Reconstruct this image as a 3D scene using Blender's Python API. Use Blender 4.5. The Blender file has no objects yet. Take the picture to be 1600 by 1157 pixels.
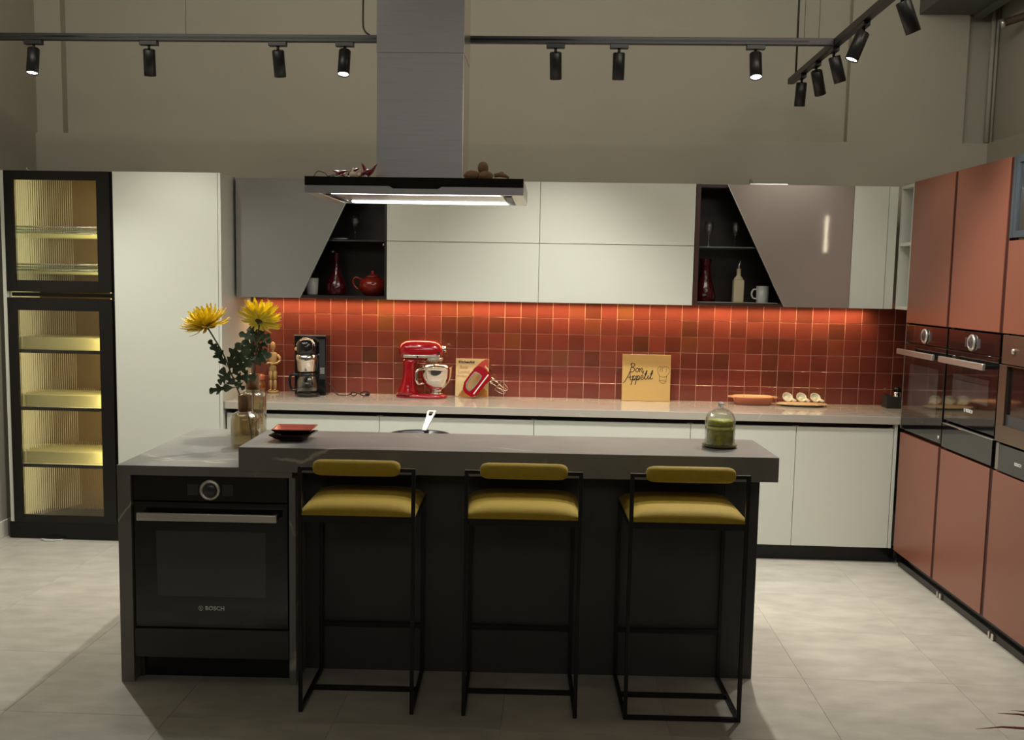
import bpy, bmesh, math, random
from math import sin, cos, pi, radians
from mathutils import Vector, Matrix

random.seed(7)
D = bpy.data
SC = bpy.context.scene
COL = SC.collection

# ------------------------------------------------------------------ camera
YAW, PITCH, ROLL, FOC = -0.0481, -0.1097, 0.0178, 1646.1939
fw = Vector((sin(YAW) * cos(PITCH), cos(YAW) * cos(PITCH), sin(PITCH)))
rt = Vector((cos(YAW), -sin(YAW), 0))
up = rt.cross(fw)
rx = cos(ROLL) * rt + sin(ROLL) * up
ux = -sin(ROLL) * rt + cos(ROLL) * up
cam = D.cameras.new('camera')
cam.sensor_fit = 'HORIZONTAL'
cam.sensor_width = 36
cam.lens = FOC / 1600 * 36
cam.shift_x = 16.44 / 1600
cam.shift_y = 42.154 / 1600
cam.clip_start = 0.05
co = D.objects.new('camera', cam)
COL.objects.link(co)
M = Matrix((rx, ux, -fw)).transposed().to_4x4()
M.translation = Vector((1.8049, -6.608, 1.5847))
co.matrix_world = M
SC.camera = co

# ------------------------------------------------------------------ colour, world, lights
SC.view_settings.view_transform = 'Standard'
SC.view_settings.look = 'None'
SC.view_settings.gamma = 1
SC.view_settings.exposure = 0.0
SC.view_settings.use_curve_mapping = False
W = D.worlds.new('world')
SC.world = W
W.use_nodes = True
W.node_tree.nodes['Background'].inputs[0].default_value = (1.0, 0.93, 0.86, 1)
W.node_tree.nodes['Background'].inputs[1].default_value = 0.05


def area(name, loc, target, sx, sy, watts, color=(1, 0.9, 0.74), spread=180):
    l = D.lights.new(name, 'AREA')
    l.shape = 'RECTANGLE'
    l.size = sx
    l.size_y = sy
    l.energy = watts
    l.color = color
    l.spread = radians(spread)
    o = D.objects.new(name, l)
    COL.objects.link(o)
    o.location = loc
    d = Vector(target) - Vector(loc)
    o.rotation_euler = d.to_track_quat('-Z', 'Y').to_euler()
    return o


# general showroom light behind and above the photographer, then added wall fill
area('showroom_light', (1.6, -8.4, 3.4), (1.6, -5.0, 0.9), 5.0, 1.2, 36, (1, .955, .91))
area('upper_wall_fill', (-.35, -2.9, 3.35), (-.35, 0.2, 3.42), 1.9, 0.4, 21, (1, .93, .79))  # added lamp pair without fixtures, brightens the upper wall beside the chimney
area('upper_wall_fill', (3.0, -2.9, 3.35), (3.0, 0.2, 3.42), 2.2, 0.4, 25, (1, .93, .79))

SPOT = {  # name: energy, cone, blend   (the real lamps of the two tracks)
    'wide': (150, 128, 0.9), 'wall': (62, 100, 0.9), 'floor': (130, 95, 0.7)}

# ------------------------------------------------------------------ materials


def mat(name, base, rough=0.5, metal=0.0, spec=0.5, trans=0.0, ior=1.45, coat=0.0,
        emit=None, estr=0.0, noise=None, bump=None, aniso=None, sheen=0.0, alpha=None):
    """noise=(scale, amount, colour2[, stretch]); bump=(scale, strength[, stretch])"""
    m = D.materials.new(name)
    m.use_nodes = True
    nt = m.node_tree
    b = nt.nodes['Principled BSDF']
    I = b.inputs
    I['Base Color'].default_value = (*base, 1)
    I['Roughness'].default_value = rough
    I['Metallic'].default_value = metal
    I['Specular IOR Level'].default_value = spec
    I['Transmission Weight'].default_value = trans
    I['IOR'].default_value = ior
    I['Coat Weight'].default_value = coat
    I['Coat Roughness'].default_value = 0.05
    I['Sheen Weight'].default_value = sheen
    if emit:
        I['Emission Color'].default_value = (*emit, 1)
        I['Emission Strength'].default_value = estr
    if noise or bump:
        tc = nt.nodes.new('ShaderNodeTexCoord')
    if noise:
        mp = nt.nodes.new('ShaderNodeMapping')
        mp.inputs['Scale'].default_value = noise[3] if len(noise) > 3 else (1, 1, 1)
        nt.links.new(tc.outputs['Object'], mp.inputs[0])
        n = nt.nodes.new('ShaderNodeTexNoise')
        n.inputs['Scale'].default_value = noise[0]
        n.inputs['Detail'].default_value = 6
        nt.links.new(mp.outputs[0], n.inputs['Vector'])
        mr = nt.nodes.new('ShaderNodeMapRange')
        mr.inputs[1].default_value = 0.3
        mr.inputs[2].default_value = 0.7
        mr.inputs[3].default_value = 0
        mr.inputs[4].default_value = noise[1]
        nt.links.new(n.outputs['Fac'], mr.inputs[0])
        mx = nt.nodes.new('ShaderNodeMix')
        mx.data_type = 'RGBA'
        mx.inputs[6].default_value = (*base, 1)
        mx.inputs[7].default_value = (*noise[2], 1)
        nt.links.new(mr.outputs[0], mx.inputs[0])
        nt.links.new(mx.outputs[2], I['Base Color'])
    if bump:
        mp = nt.nodes.new('ShaderNodeMapping')
        mp.inputs['Scale'].default_value = bump[2] if len(bump) > 2 else (1, 1, 1)
        nt.links.new(tc.outputs['Object'], mp.inputs[0])
        n = nt.nodes.new('ShaderNodeTexNoise')
        n.inputs['Scale'].default_value = bump[0]
        n.inputs['Detail'].default_value = 4
        nt.links.new(mp.outputs[0], n.inputs['Vector'])
        bp = nt.nodes.new('ShaderNodeBump')
        bp.inputs['Strength'].default_value = bump[1]
        bp.inputs['Distance'].default_value = 0.01
        nt.links.new(n.outputs['Fac'], bp.inputs['Height'])
        nt.links.new(bp.outputs[0], I['Normal'])
    return m


def add_object_random(m, ramp, offset=True):
    """tint each object of a set by its own random value; shift its texture too"""
    nt = m.node_tree
    b = nt.nodes['Principled BSDF']
    oi = nt.nodes.new('ShaderNodeObjectInfo')
    cr = nt.nodes.new('ShaderNodeValToRGB')
    el = cr.color_ramp.elements
    el[0].position, el[0].color = ramp[0][0], (*ramp[0][1], 1)
    el[1].position, el[1].color = ramp[-1][0], (*ramp[-1][1], 1)
    for p, c in ramp[1:-1]:
        e = el.new(p)
        e.color = (*c, 1)
    nt.links.new(oi.outputs['Random'], cr.inputs[0])
    src = b.inputs['Base Color'].links[0].from_socket if b.inputs['Base Color'].links else None
    if src:
        mx = nt.nodes.new('ShaderNodeMix')
        mx.data_type = 'RGBA'
        mx.blend_type = 'MULTIPLY'
        mx.inputs[0].default_value = 1
        nt.links.new(src, mx.inputs[6])
        nt.links.new(cr.outputs[0], mx.inputs[7])
        nt.links.new(mx.outputs[2], b.inputs['Base Color'])
    else:
        nt.links.new(cr.outputs[0], b.inputs['Base Color'])
    if offset:
        for mp in [n for n in nt.nodes if n.type == 'MAPPING']:
            cb = nt.nodes.new('ShaderNodeVectorMath')
            cb.operation = 'SCALE'
            cb.inputs[0].default_value = (37, 53, 71)
            nt.links.new(oi.outputs['Random'], cb.inputs['Scale'])
            nt.links.new(cb.outputs[0], mp.inputs['Location'])


def add_veins(m, scale, width, color, amount=0.7):
    nt = m.node_tree
    b = nt.nodes['Principled BSDF']
    tc = nt.nodes.new('ShaderNodeTexCoord')
    n = nt.nodes.new('ShaderNodeTexNoise')
    n.inputs['Scale'].default_value = 2.0
    n.inputs['Detail'].default_value = 5
    nt.links.new(tc.outputs['Object'], n.inputs['Vector'])
    ad = nt.nodes.new('ShaderNodeMix')
    ad.data_type = 'VECTOR'
    ad.inputs[0].default_value = 0.22
    nt.links.new(tc.outputs['Object'], ad.inputs[4])
    nt.links.new(n.outputs['Color'], ad.inputs[5])
    v = nt.nodes.new('ShaderNodeTexVoronoi')
    v.feature = 'DISTANCE_TO_EDGE'
    v.inputs['Scale'].default_value = scale
    nt.links.new(ad.outputs[1], v.inputs['Vector'])
    n2 = nt.nodes.new('ShaderNodeTexNoise')
    n2.inputs['Scale'].default_value = 3.1
    nt.links.new(tc.outputs['Object'], n2.inputs['Vector'])
    m1 = nt.nodes.new('ShaderNodeMapRange')
    m1.inputs[1].default_value = 0
    m1.inputs[2].default_value = width
    m1.inputs[3].default_value = amount
    m1.inputs[4].default_value = 0
    nt.links.new(v.outputs['Distance'], m1.inputs[0])
    m2 = nt.nodes.new('ShaderNodeMapRange')
    m2.inputs[1].default_value = 0.5
    m2.inputs[2].default_value = 0.62
    nt.links.new(n2.outputs['Fac'], m2.inputs[0])
    mu = nt.nodes.new('ShaderNodeMath')
    mu.operation = 'MULTIPLY'
    nt.links.new(m1.outputs[0], mu.inputs[0])
    nt.links.new(m2.outputs[0], mu.inputs[1])
    mx = nt.nodes.new('ShaderNodeMix')
    mx.data_type = 'RGBA'
    src = b.inputs['Base Color'].links[0].from_socket
    nt.links.new(src, mx.inputs[6])
    mx.inputs[7].default_value = (*color, 1)
    nt.links.new(mu.outputs[0], mx.inputs[0])
    nt.links.new(mx.outputs[2], b.inputs['Base Color'])


def thin_glass(name, tint, rough=.02, refl=.5, haze=0.0):
    """thin-walled glass: clear pass-through with a tint, plus surface reflection by angle"""
    m = mat(name, tint, rough, noise=(3, .15, tuple(c * .94 for c in tint)))
    nt = m.node_tree
    out = nt.nodes['Material Output']
    pb = nt.nodes['Principled BSDF']
    pb.inputs['Roughness'].default_value = .4
    tr = nt.nodes.new('ShaderNodeBsdfTransparent')
    nt.links.new(pb.inputs['Base Color'].links[0].from_socket, tr.inputs[0])
    gl = nt.nodes.new('ShaderNodeBsdfGlossy')
    gl.inputs['Roughness'].default_value = rough
    lw = nt.nodes.new('ShaderNodeLayerWeight')
    lw.inputs['Blend'].default_value = .32
    mr = nt.nodes.new('ShaderNodeMapRange')
    mr.inputs[3].default_value = .05
    mr.inputs[4].default_value = refl
    nt.links.new(lw.outputs['Facing'], mr.inputs[0])
    m0 = nt.nodes.new('ShaderNodeMixShader')
    m0.inputs[0].default_value = haze
    nt.links.new(tr.outputs[0], m0.inputs[1])
    nt.links.new(pb.outputs[0], m0.inputs[2])
    m1 = nt.nodes.new('ShaderNodeMixShader')
    nt.links.new(mr.outputs[0], m1.inputs[0])
    nt.links.new(m0.outputs[0], m1.inputs[1])
    nt.links.new(gl.outputs[0], m1.inputs[2])
    nt.links.new(m1.outputs[0], out.inputs[0])
    return m


MT = {}
MT['wall'] = mat('wall_paint', (.40, .375, .31), .85, noise=(2, .25, (.36, .34, .28)), bump=(60, .05))
MT['beam'] = mat('grey_beam_paint', (.12, .13, .12), .8, noise=(3, .3, (.10, .11, .10)))
MT['floor'] = mat('concrete_tile', (.49, .465, .405), .40, noise=(6.5, 1.0, (.37, .35, .305), (1, 1.7, 1)), bump=(40, .04))
add_object_random(MT['floor'], [(0, (.93, .93, .93)), (1, (1, 1, 1))])
MT['joint'] = mat('floor_grout', (.38, .36, .32), .8, noise=(10, .3, (.34, .32, .29)))
MT['white'] = mat('white_laminate', (.585, .60, .535), .42, noise=(1.5, .4, (.56, .575, .51)), bump=(300, .02))
MT['whitein'] = mat('white_board', (.66, .66, .60), .5, noise=(2, .3, (.63, .63, .57)))
MT['greyglass'] = mat('grey_back_painted_glass', (.215, .215, .205), .13, coat=.5, noise=(1, .3, (.2, .2, .19)))
MT['taupegloss'] = mat('taupe_gloss_glass', (.265, .225, .20), .06, coat=1, noise=(1, .3, (.25, .215, .19)))
MT['niche'] = mat('black_brown_board', (.022, .017, .014), .3, noise=(4, .5, (.03, .022, .018)))
MT['brownedge'] = mat('dark_brown_edge', (.05, .018, .013), .4, noise=(4, .5, (.04, .015, .01)))
MT['black'] = mat('matt_black_metal', (.012, .012, .012), .38, metal=.3, noise=(30, .3, (.016, .016, .016)))
MT['blackframe'] = mat('black_aluminium', (.013, .012, .011), .3, metal=.4, noise=(30, .3, (.017, .016, .015)))
MT['plinth'] = mat('black_plinth', (.014, .014, .014), .22, metal=.5, noise=(9, .3, (.02, .02, .019)))
MT['terra'] = mat('terracotta_lacquer', (.225, .080, .050), .34, noise=(1.2, .4, (.21, .074, .046)), bump=(400, .015))
MT['gap'] = mat('dark_red_channel', (.035, .006, .004), .5, noise=(5, .4, (.03, .005, .004)))
MT['tile'] = mat('glazed_clay_tile', (1, 1, 1), .1, coat=.6, noise=(7, .5, (.8, .72, .7)), bump=(9, .55))
add_object_random(MT['tile'], [(0, (.125, .040, .024)), (.12, (.17, .044, .030)), (.5, (.205, .050, .036)),
                               (.88, (.235, .056, .040)), (1, (.19, .068, .03))])
MT['grout'] = mat('pink_grout', (.72, .42, .31), .8, noise=(20, .4, (.62, .36, .27)))
MT['worktop'] = mat('beige_stone_worktop', (.42, .39, .335), .09, noise=(3, .6, (.36, .335, .29), (1, 2.4, 1)))
add_veins(MT['worktop'], 2.2, .012, (.6, .56, .5), .5)
MT['istone'] = mat('dark_grey_stone', (.22, .213, .195), .36, noise=(3.5, .9, (.15, .146, .132)), bump=(80, .03))
add_veins(MT['istone'], 2.0, .010, (.50, .46, .36), .9)
MT['ipanel'] = mat('charcoal_panel', (.052, .053, .051), .45, noise=(14, .6, (.042, .042, .041), (1, 1, .3)), bump=(200, .03))
MT['ipanelb'] = mat('charcoal_end_panel', (.045, .045, .041), .45, noise=(6, .6, (.035, .035, .032)))
MT['oven'] = mat('oven_black_glass', (.006, .006, .006), .06, coat=.5, noise=(3, .2, (.008, .008, .008)))
MT['ovenwin'] = mat('oven_window_glass', (.05, .05, .047), .07, coat=.4, noise=(2, .5, (.04, .04, .038), (1, 1, 6)))
MT['disp'] = mat('oven_display', (.05, .05, .055), .2, noise=(2, .2, (.045, .045, .05)))
MT['steel'] = mat('brushed_steel', (.42, .40, .37), .33, metal=1, noise=(4, .5, (.36, .345, .32), (40, 1, 1)), bump=(60, .04, (20, 1, 1)))
MT['hoodsteel'] = mat('dark_brushed_steel', (.27, .26, .25), .34, metal=1, noise=(5, .6, (.235, .228, .22), (1, 1, 30)), bump=(50, .05, (1, 1, 30)))
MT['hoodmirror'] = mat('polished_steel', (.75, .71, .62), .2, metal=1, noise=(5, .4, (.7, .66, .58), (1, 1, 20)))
MT['bronzesteel'] = mat('bronze_steel', (.24, .17, .125), .33, metal=.85, noise=(4, .5, (.2, .145, .11), (1, 1, 30)))
MT['chrome'] = mat('chrome', (.75, .73, .69), .08, metal=1, noise=(4, .2, (.7, .68, .64)))
MT['satin'] = mat('satin_silver', (.72, .69, .62), .3, metal=.85, noise=(4, .2, (.66, .63, .57)))
MT['yellow'] = mat('mustard_velvet', (.40, .27, .012), .75, sheen=.05, noise=(55, .5, (.33, .215, .008)), bump=(220, .12))
MT['glass'] = thin_glass('clear_glass', (.985, .99, .985), .02, .6)
MT['shelfglass'] = thin_glass('shelf_glass', (.80, .90, .84), .03, .6, .12)
MT['smokeglass'] = thin_glass('smoked_olive_glass', (.86, .80, .64), .03, .9, .05)
MT['amber'] = thin_glass('amber_glass', (.75, .30, .07), .04, .6, .25)
MT['solidglass'] = mat('solid_clear_glass', (.97, .98, .97), .02, trans=.8, ior=1.5, spec=.8, noise=(3, .1, (.95, .96, .95)))
MT['flute'] = mat('fluted_glass', (.95, .95, .90), .02, trans=1, ior=1.5, noise=(3, .1, (.93, .93, .87)))
MT['frost'] = mat('frosted_yellow_glass', (.72, .68, .38), .35, trans=.25, noise=(6, .5, (.62, .58, .32), (1, 1, 5)))
MT['copper'] = mat('bronze_collar', (.22, .125, .07), .3, metal=1, noise=(20, .4, (.17, .1, .055), (1, 1, 8)))
MT['bronzeback'] = mat('bronze_back_panel', (.13, .085, .034), .3, metal=.2, noise=(1.5, .5, (.17, .105, .038)))
MT['ledwarm'] = mat('led_diffuser_warm', (.9, .8, .5), .5, emit=(1, .78, .34), estr=11)
MT['ledunder'] = mat('led_strip_amber', (.9, .7, .5), .5, emit=(1, .62, .3), estr=9)
MT['ledwhite'] = mat('led_diffuser_white', (.9, .9, .9), .5, emit=(.93, .97, 1), estr=9)
MT['lens'] = mat('spot_lens_lit', (.9, .9, .9), .3, emit=(1, .97, .9), estr=22)
MT['lensoff'] = mat('spot_lens', (.3, .3, .28), .2, emit=(1, .95, .85), estr=1.2)
MT['tube'] = mat('light_tube', (.9, .9, .9), .3, emit=(1, .86, .6), estr=40)
MT['red'] = mat('glossy_red_enamel', (.30, .004, .009), .1, coat=.8, noise=(4, .2, (.27, .004, .008)))
MT['redcer'] = mat('red_ceramic', (.20, .016, .008), .12, coat=.6, noise=(8, .5, (.16, .012, .007)), bump=(30, .06))
MT['redglass'] = mat('ruby_glass', (.085, .003, .010), .04, trans=.3, coat=.6, noise=(12, .5, (.04, .001, .004)), bump=(25, .6))
MT['plastic'] = mat('black_plastic', (.008, .008, .009), .12, coat=.3, noise=(8, .3, (.012, .012, .013)))
MT['cord'] = mat('black_cord', (.012, .01, .01), .5, noise=(30, .3, (.018, .015, .015)))
MT['wood'] = mat('pale_beech_wood', (.55, .36, .15), .5, noise=(12, .6, (.47, .29, .11), (1, 1, 5)))
MT['board'] = mat('plywood_sign_board', (.62, .41, .15), .35, noise=(3, .6, (.56, .36, .12), (1, 1, 6)))
MT['ink'] = mat('black_ink', (.018, .015, .012), .6, noise=(30, .3, (.025, .02, .016)))
MT['logo'] = mat('silver_print', (.72, .72, .70), .4, noise=(30, .2, (.66, .66, .64)))
MT['dimlogo'] = mat('dim_grey_print', (.10, .09, .085), .4, noise=(30, .2, (.08, .07, .07)))
MT['terradish'] = mat('terracotta_glaze', (.56, .17, .09), .3, coat=.3, noise=(9, .5, (.49, .14, .07)))
MT['cream'] = mat('cream_glaze', (.80, .66, .42), .25, coat=.4, noise=(14, .5, (.72, .57, .34)))
MT['creamin'] = mat('peach_glaze', (.80, .45, .22), .25, coat=.3, noise=(14, .5, (.72, .4, .2)))
MT['bowlcream'] = mat('ivory_glaze', (.78, .74, .56), .25, coat=.4, noise=(30, .5, (.66, .6, .42)))
MT['whitecer'] = mat('white_porcelain', (.62, .63, .62), .2, coat=.3, noise=(6, .3, (.57, .58, .57)))
MT['bottlecream'] = mat('beige_stoneware', (.56, .49, .33), .35, noise=(20, .5, (.5, .43, .28)))
MT['stackred'] = mat('coral_glaze', (.40, .075, .05), .15, coat=.6, noise=(14, .6, (.33, .06, .04)))
MT['stackblack'] = mat('black_red_glaze', (.022, .004, .004), .2, coat=.5, noise=(14, .5, (.03, .006, .005)))
MT['petal'] = mat('yellow_petal', (.92, .72, .03), .55, noise=(40, .5, (.85, .58, .015)))
MT['petalc'] = mat('amber_petal', (.7, .45, .015), .6, noise=(40, .7, (.5, .3, .01)))
MT['leaf'] = mat('dark_green_leaf', (.028, .05, .018), .42, noise=(30, .7, (.045, .075, .03)), bump=(60, .3))
MT['leafpale'] = mat('grey_green_leaf', (.085, .12, .07), .5, noise=(30, .7, (.05, .08, .045)), bump=(60, .3))
MT['stem'] = mat('green_stem', (.06, .06, .025), .5, noise=(30, .5, (.08, .05, .03)))
MT['moss'] = mat('green_candle_wax', (.46, .43, .05), .6, noise=(38, .9, (.20, .20, .03)), bump=(50, .8))
MT['mossy'] = mat('pale_yellow_wax', (.80, .74, .22), .6, noise=(60, .8, (.5, .45, .06)), bump=(60, .8))
MT['greenbase'] = mat('olive_dish', (.10, .10, .03), .3, noise=(30, .6, (.16, .16, .07)))
MT['pan'] = mat('black_pan_iron', (.012, .012, .012), .3, metal=.4, noise=(20, .4, (.02, .02, .02)))
MT['paperbook'] = mat('cookbook_cover', (.74, .62, .34), .45, noise=(18, .8, (.66, .50, .24)))
MT['pages'] = mat('book_pages', (.72, .66, .52), .7, noise=(60, .5, (.6, .54, .42), (1, 1, 1)))
MT['bookred'] = mat('cookbook_red_print', (.55, .07, .05), .4, noise=(20, .5, (.48, .06, .04)))
MT['bookorange'] = mat('cookbook_orange_print', (.62, .28, .05), .4, noise=(30, .9, (.35, .16, .05)))
MT['booktext'] = mat('cookbook_brown_print', (.50, .22, .10), .5, noise=(30, .4, (.42, .18, .08)))
MT['chili'] = mat('dark_red_chilli', (.17, .008, .014), .25, coat=.3, noise=(20, .6, (.09, .004, .01)))
MT['garlic'] = mat('garlic_skin', (.62, .55, .42), .5, noise=(24, .7, (.5, .36, .28)))
MT['potato'] = mat('ginger_skin', (.18, .105, .05), .8, noise=(30, .7, (.12, .066, .03)), bump=(40, .6))
MT['darkbox'] = mat('charcoal_tray', (.03, .032, .031), .5, noise=(20, .4, (.04, .042, .04)))
MT['dracaena'] = mat('red_dracaena_leaf', (.20, .028, .025), .4, noise=(12, .7, (.09, .012, .012), (1, 1, .1)))
MT['pot'] = mat('grey_planter', (.22, .21, .19), .7, noise=(12, .5, (.18, .17, .16)))
MT['soil'] = mat('potting_soil', (.05, .035, .02), .9, noise=(60, .8, (.02, .014, .01)), bump=(60, .8))
MT['bluegrey'] = mat('blue_grey_aluminium', (.11, .14, .17), .3, metal=.6, noise=(9, .3, (.09, .12, .15)))
MT['rust'] = mat('dark_rusty_pipe', (.055, .04, .03), .6, noise=(30, .7, (.1, .06, .04)), bump=(60, .4))
MT['interior'] = mat('warm_lit_interior', (.55, .45, .3), .6, noise=(3, .5, (.45, .37, .25)))

# ------------------------------------------------------------------ helpers


class MB:
    """collects shapes into one bmesh, then links them as ONE mesh object"""

    def __init__(s):
        s.b = bmesh.new()

    def _add(s, vs, fs, smooth=False):
        V = [s.b.verts.new(v) for v in vs]
        out = []
        for f in fs:
            try:
                q = s.b.faces.new([V[i] for i in f])
                q.smooth = smooth
                out.append(q)
            except ValueError:
                pass
        return V, out

    def box(s, x0, x1, y0, y1, z0, z1, bev=0.0, M=None, seg=1):
        x0, x1 = min(x0, x1), max(x0, x1)
        y0, y1 = min(y0, y1), max(y0, y1)
        z0, z1 = min(z0, z1), max(z0, z1)
        vs = [Vector((x, y, z)) for x in (x0, x1) for y in (y0, y1) for z in (z0, z1)]
        if M:
            vs = [M @ v for v in vs]
        V, F = s._add(vs, [(0, 1, 3, 2), (4, 6, 7, 5), (0, 4, 5, 1), (2, 3, 7, 6), (0, 2, 6, 4), (1, 5, 7, 3)])
        if bev > 0:
            es = list({e for f in F for e in f.edges})
            r = bmesh.ops.bevel(s.b, geom=es, offset=bev, segments=seg, affect='EDGES', profile=.5)
            if seg > 1:
                for f in r['faces']:
                    f.smooth = True
        return s

    def prism(s, pts, a0, a1, axis='y', hole=None, smooth=False):
        """polygon in the two other axes, extruded from a0 to a1; hole has the same point count"""
        def P(p, a):
            if axis == 'y':
                return (p[0], a, p[1])
            if axis == 'z':
                return (p[0], p[1], a)
            return (a, p[0], p[1])
        n = len(pts)
        vs = [P(p, a0) for p in pts] + [P(p, a1) for p in pts]
        side = [(i, (i + 1) % n, n + (i + 1) % n, n + i) for i in range(n)]
        if hole is None:
            V, F = s._add(vs, [tuple(range(n))[::-1], tuple(range(n, 2 * n))])
            V2 = V
            for f in side:
                q = s.b.faces.new([V[i] for i in f])
                q.smooth = smooth
        else:
            vs += [P(p, a0) for p in hole] + [P(p, a1) for p in hole]
            fs = list(side)
            for i in range(n):
                j = (i + 1) % n
                fs.append((2 * n + j, 2 * n + i, 3 * n + i, 3 * n + j))
                fs.append((i, 2 * n + i, 2 * n + j, j))
                fs.append((n + j, 3 * n + j, 3 * n + i, n + i))
            s._add(vs, fs)
        return s

    def lathe(s, prof, c=(0, 0, 0), n=28, M=None, cap=True, sy=1.0):
        """prof: (r, z) list bottom to top"""
        M = M or Matrix.Translation(Vector(c))
        vs = []
        for r, z in prof:
            for k in range(n):
                a = 2 * pi * k / n
                vs.append(M @ Vector((r * cos(a), sy * r * sin(a), z)))
        fs = []
        m = len(prof)
        for i in range(m - 1):
            for k in range(n):
                k2 = (k + 1) % n
                fs.append((i * n + k, i * n + k2, (i + 1) * n + k2, (i + 1) * n + k))
        V, F = s._add(vs, fs, True)
        if cap:
            for i in (0, m - 1):
                if prof[i][0] > 1e-6:
                    q = s.b.faces.new([V[i * n + k] for k in range(n)])
        bmesh.ops.remove_doubles(s.b, verts=V, dist=1e-6)
        return s

    def tube(s, pts, r, n=10, closed=False, cap=True, square=False):
        pts = [Vector(p) for p in pts]
        N = len(pts)
        rs = r if isinstance(r, (list, tuple)) else [r] * N
        rings = []
        ref = None
        for i in range(N):
            if closed:
                t = (pts[(i + 1) % N] - pts[i - 1]).normalized()
            else:
                t = (pts[min(i + 1, N - 1)] - pts[max(i - 1, 0)]).normalized()
            if ref is None:
                ref = Vector((0, 0, 1)) if abs(t.z) < .9 else Vector((0, 1, 0))
            u = (ref - t * ref.dot(t)).normalized()
            ref = u
            v = t.cross(u)
            rings.append([pts[i] + (u * cos(2 * pi * k / n) + v * sin(2 * pi * k / n)) * rs[i] for k in range(n)])
        vs = [p for R in rings for p in R]
        fs = []
        L = N if closed else N - 1
        for i in range(L):
            j = (i + 1) % N
            for k in range(n):
                k2 = (k + 1) % n
                fs.append((i * n + k, i * n + k2, j * n + k2, j * n + k))
        V, F = s._add(vs, fs, True)
        if cap and not closed:
            s.b.faces.new([V[k] for k in range(n)][::-1])
            s.b.faces.new([V[(N - 1) * n + k] for k in range(n)])
        return s

    def bar(s, p0, p1, w, h=None):
        """square bar between two points; w across, h the other way"""
        h = h or w
        p0, p1 = Vector(p0), Vector(p1)
        t = (p1 - p0)
        L = t.length
        t.normalize()
        ref = Vector((0, 0, 1)) if abs(t.z) < .9 else Vector((0, 1, 0))
        u = t.cross(ref).normalized()
        v = u.cross(t)
        Mx = Matrix((u, v, t)).transposed().to_4x4()
        Mx.translation = p0
        return s.box(-w / 2, w / 2, -h / 2, h / 2, 0, L, M=Mx)

    def blob(s, c, rx_, ry_, rz_, M=None, seed=0, amp=0.0, n=16, m=10):
        rnd = random.Random(seed)
        ph = [rnd.uniform(0, 6.28) for _ in range(6)]
        vs = []
        M = M or Matrix.Identity(4)
        for i in range(m + 1):
            t = pi * i / m
            for k in range(n):
                a = 2 * pi * k / n
                q = 1 + amp * (sin(2 * a + ph[0]) * sin(t) + .6 * sin(3 * t + ph[1]) + .5 * sin(3 * a + 2 * t + ph[2]) * sin(t))
                vs.append(Vector(c) + (M @ Vector((rx_ * q * sin(t) * cos(a), ry_ * q * sin(t) * sin(a), -rz_ * q * cos(t)))))
        fs = [(i * n + k, i * n + (k + 1) % n, (i + 1) * n + (k + 1) % n, (i + 1) * n + k) for i in range(m) for k in range(n)]
        V, F = s._add(vs, fs, True)
        bmesh.ops.remove_doubles(s.b, verts=V, dist=1e-5)
        return s

    def ribbon(s, pts, widths, normal=(0, -1, 0), thick=.0004):
        """flat strip along pts, facing normal"""
        pts = [Vector(p) for p in pts]
        nrm = Vector(normal).normalized()
        L = []
        Rr = []
        for i, p in enumerate(pts):
            t = (pts[min(i + 1, len(pts) - 1)] - pts[max(0, i - 1)]).normalized()
            sd = t.cross(nrm).normalized()
            w = widths[i] if isinstance(widths, (list, tuple)) else widths
            L.append(p + sd * w / 2)
            Rr.append(p - sd * w / 2)
        vs = L + Rr
        n = len(pts)
        s._add([v + nrm * thick for v in vs], [(i, i + 1, n + i + 1, n + i) for i in range(n - 1)])
        return s

    def build(s, name, m, parent=None, loc=None, rot=None):
        bmesh.ops.recalc_face_normals(s.b, faces=s.b.faces)
        me = D.meshes.new(name)
        s.b.to_mesh(me)
        s.b.free()
        me.materials.append(MT[m] if isinstance(m, str) else m)
        o = D.objects.new(name, me)
        COL.objects.link(o)
        if parent:
            o.parent = parent
        if loc:
            o.location = loc
        if rot:
            o.rotation_euler = rot
        return o


def mesh_obj(name, me, m, parent=None):
    o = D.objects.new(name, me)
    if m and not me.materials:
        me.materials.append(MT[m])
    COL.objects.link(o)
    if parent:
        o.parent = parent
    return o


def tag(o, label=None, cat=None, group=None, kind=None):
    if label:
        o['label'] = label
    if cat:
        o['category'] = cat
    if group:
        o['group'] = group
    if kind:
        o['kind'] = kind
    return o


def thing(name, label, cat, loc=(0, 0, 0), rz=0.0, group=None):
    o = D.objects.new(name, None)
    o.empty_display_size = .05
    COL.objects.link(o)
    o.location = loc
    o.rotation_euler = (0, 0, rz)
    return tag(o, label, cat, group)


def struct(o):
    o['kind'] = 'structure'
    return o


def copy_tree(o, parent=None):
    c = o.copy()
    COL.objects.link(c)
    if parent:
        c.parent = parent
        c.matrix_parent_inverse = Matrix.Identity(4)
    for ch in list(o.children):
        copy_tree(ch, c)
    return c


def text(body, size, m, name, parent, M, depth=.0006, align='CENTER', bold=0.0, space=1.0, shear=0.0):
    cu = D.curves.new('t', 'FONT')
    cu.body = body
    cu.size = size
    cu.extrude = depth / 2
    cu.offset = bold
    cu.shear = shear
    cu.space_character = space
    cu.align_x = align
    cu.align_y = 'CENTER'
    cu.resolution_u = 3
    t = D.objects.new('t', cu)
    COL.objects.link(t)
    bpy.context.view_layer.update()
    me = D.meshes.new_from_object(t.evaluated_get(bpy.context.evaluated_depsgraph_get()))
    D.objects.remove(t)
    me.transform(M)
    o = mesh_obj(name, me, m, parent)
    return o


FACE_Y = Matrix.Rotation(radians(90), 4, 'X')      # text reads towards -y


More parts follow.
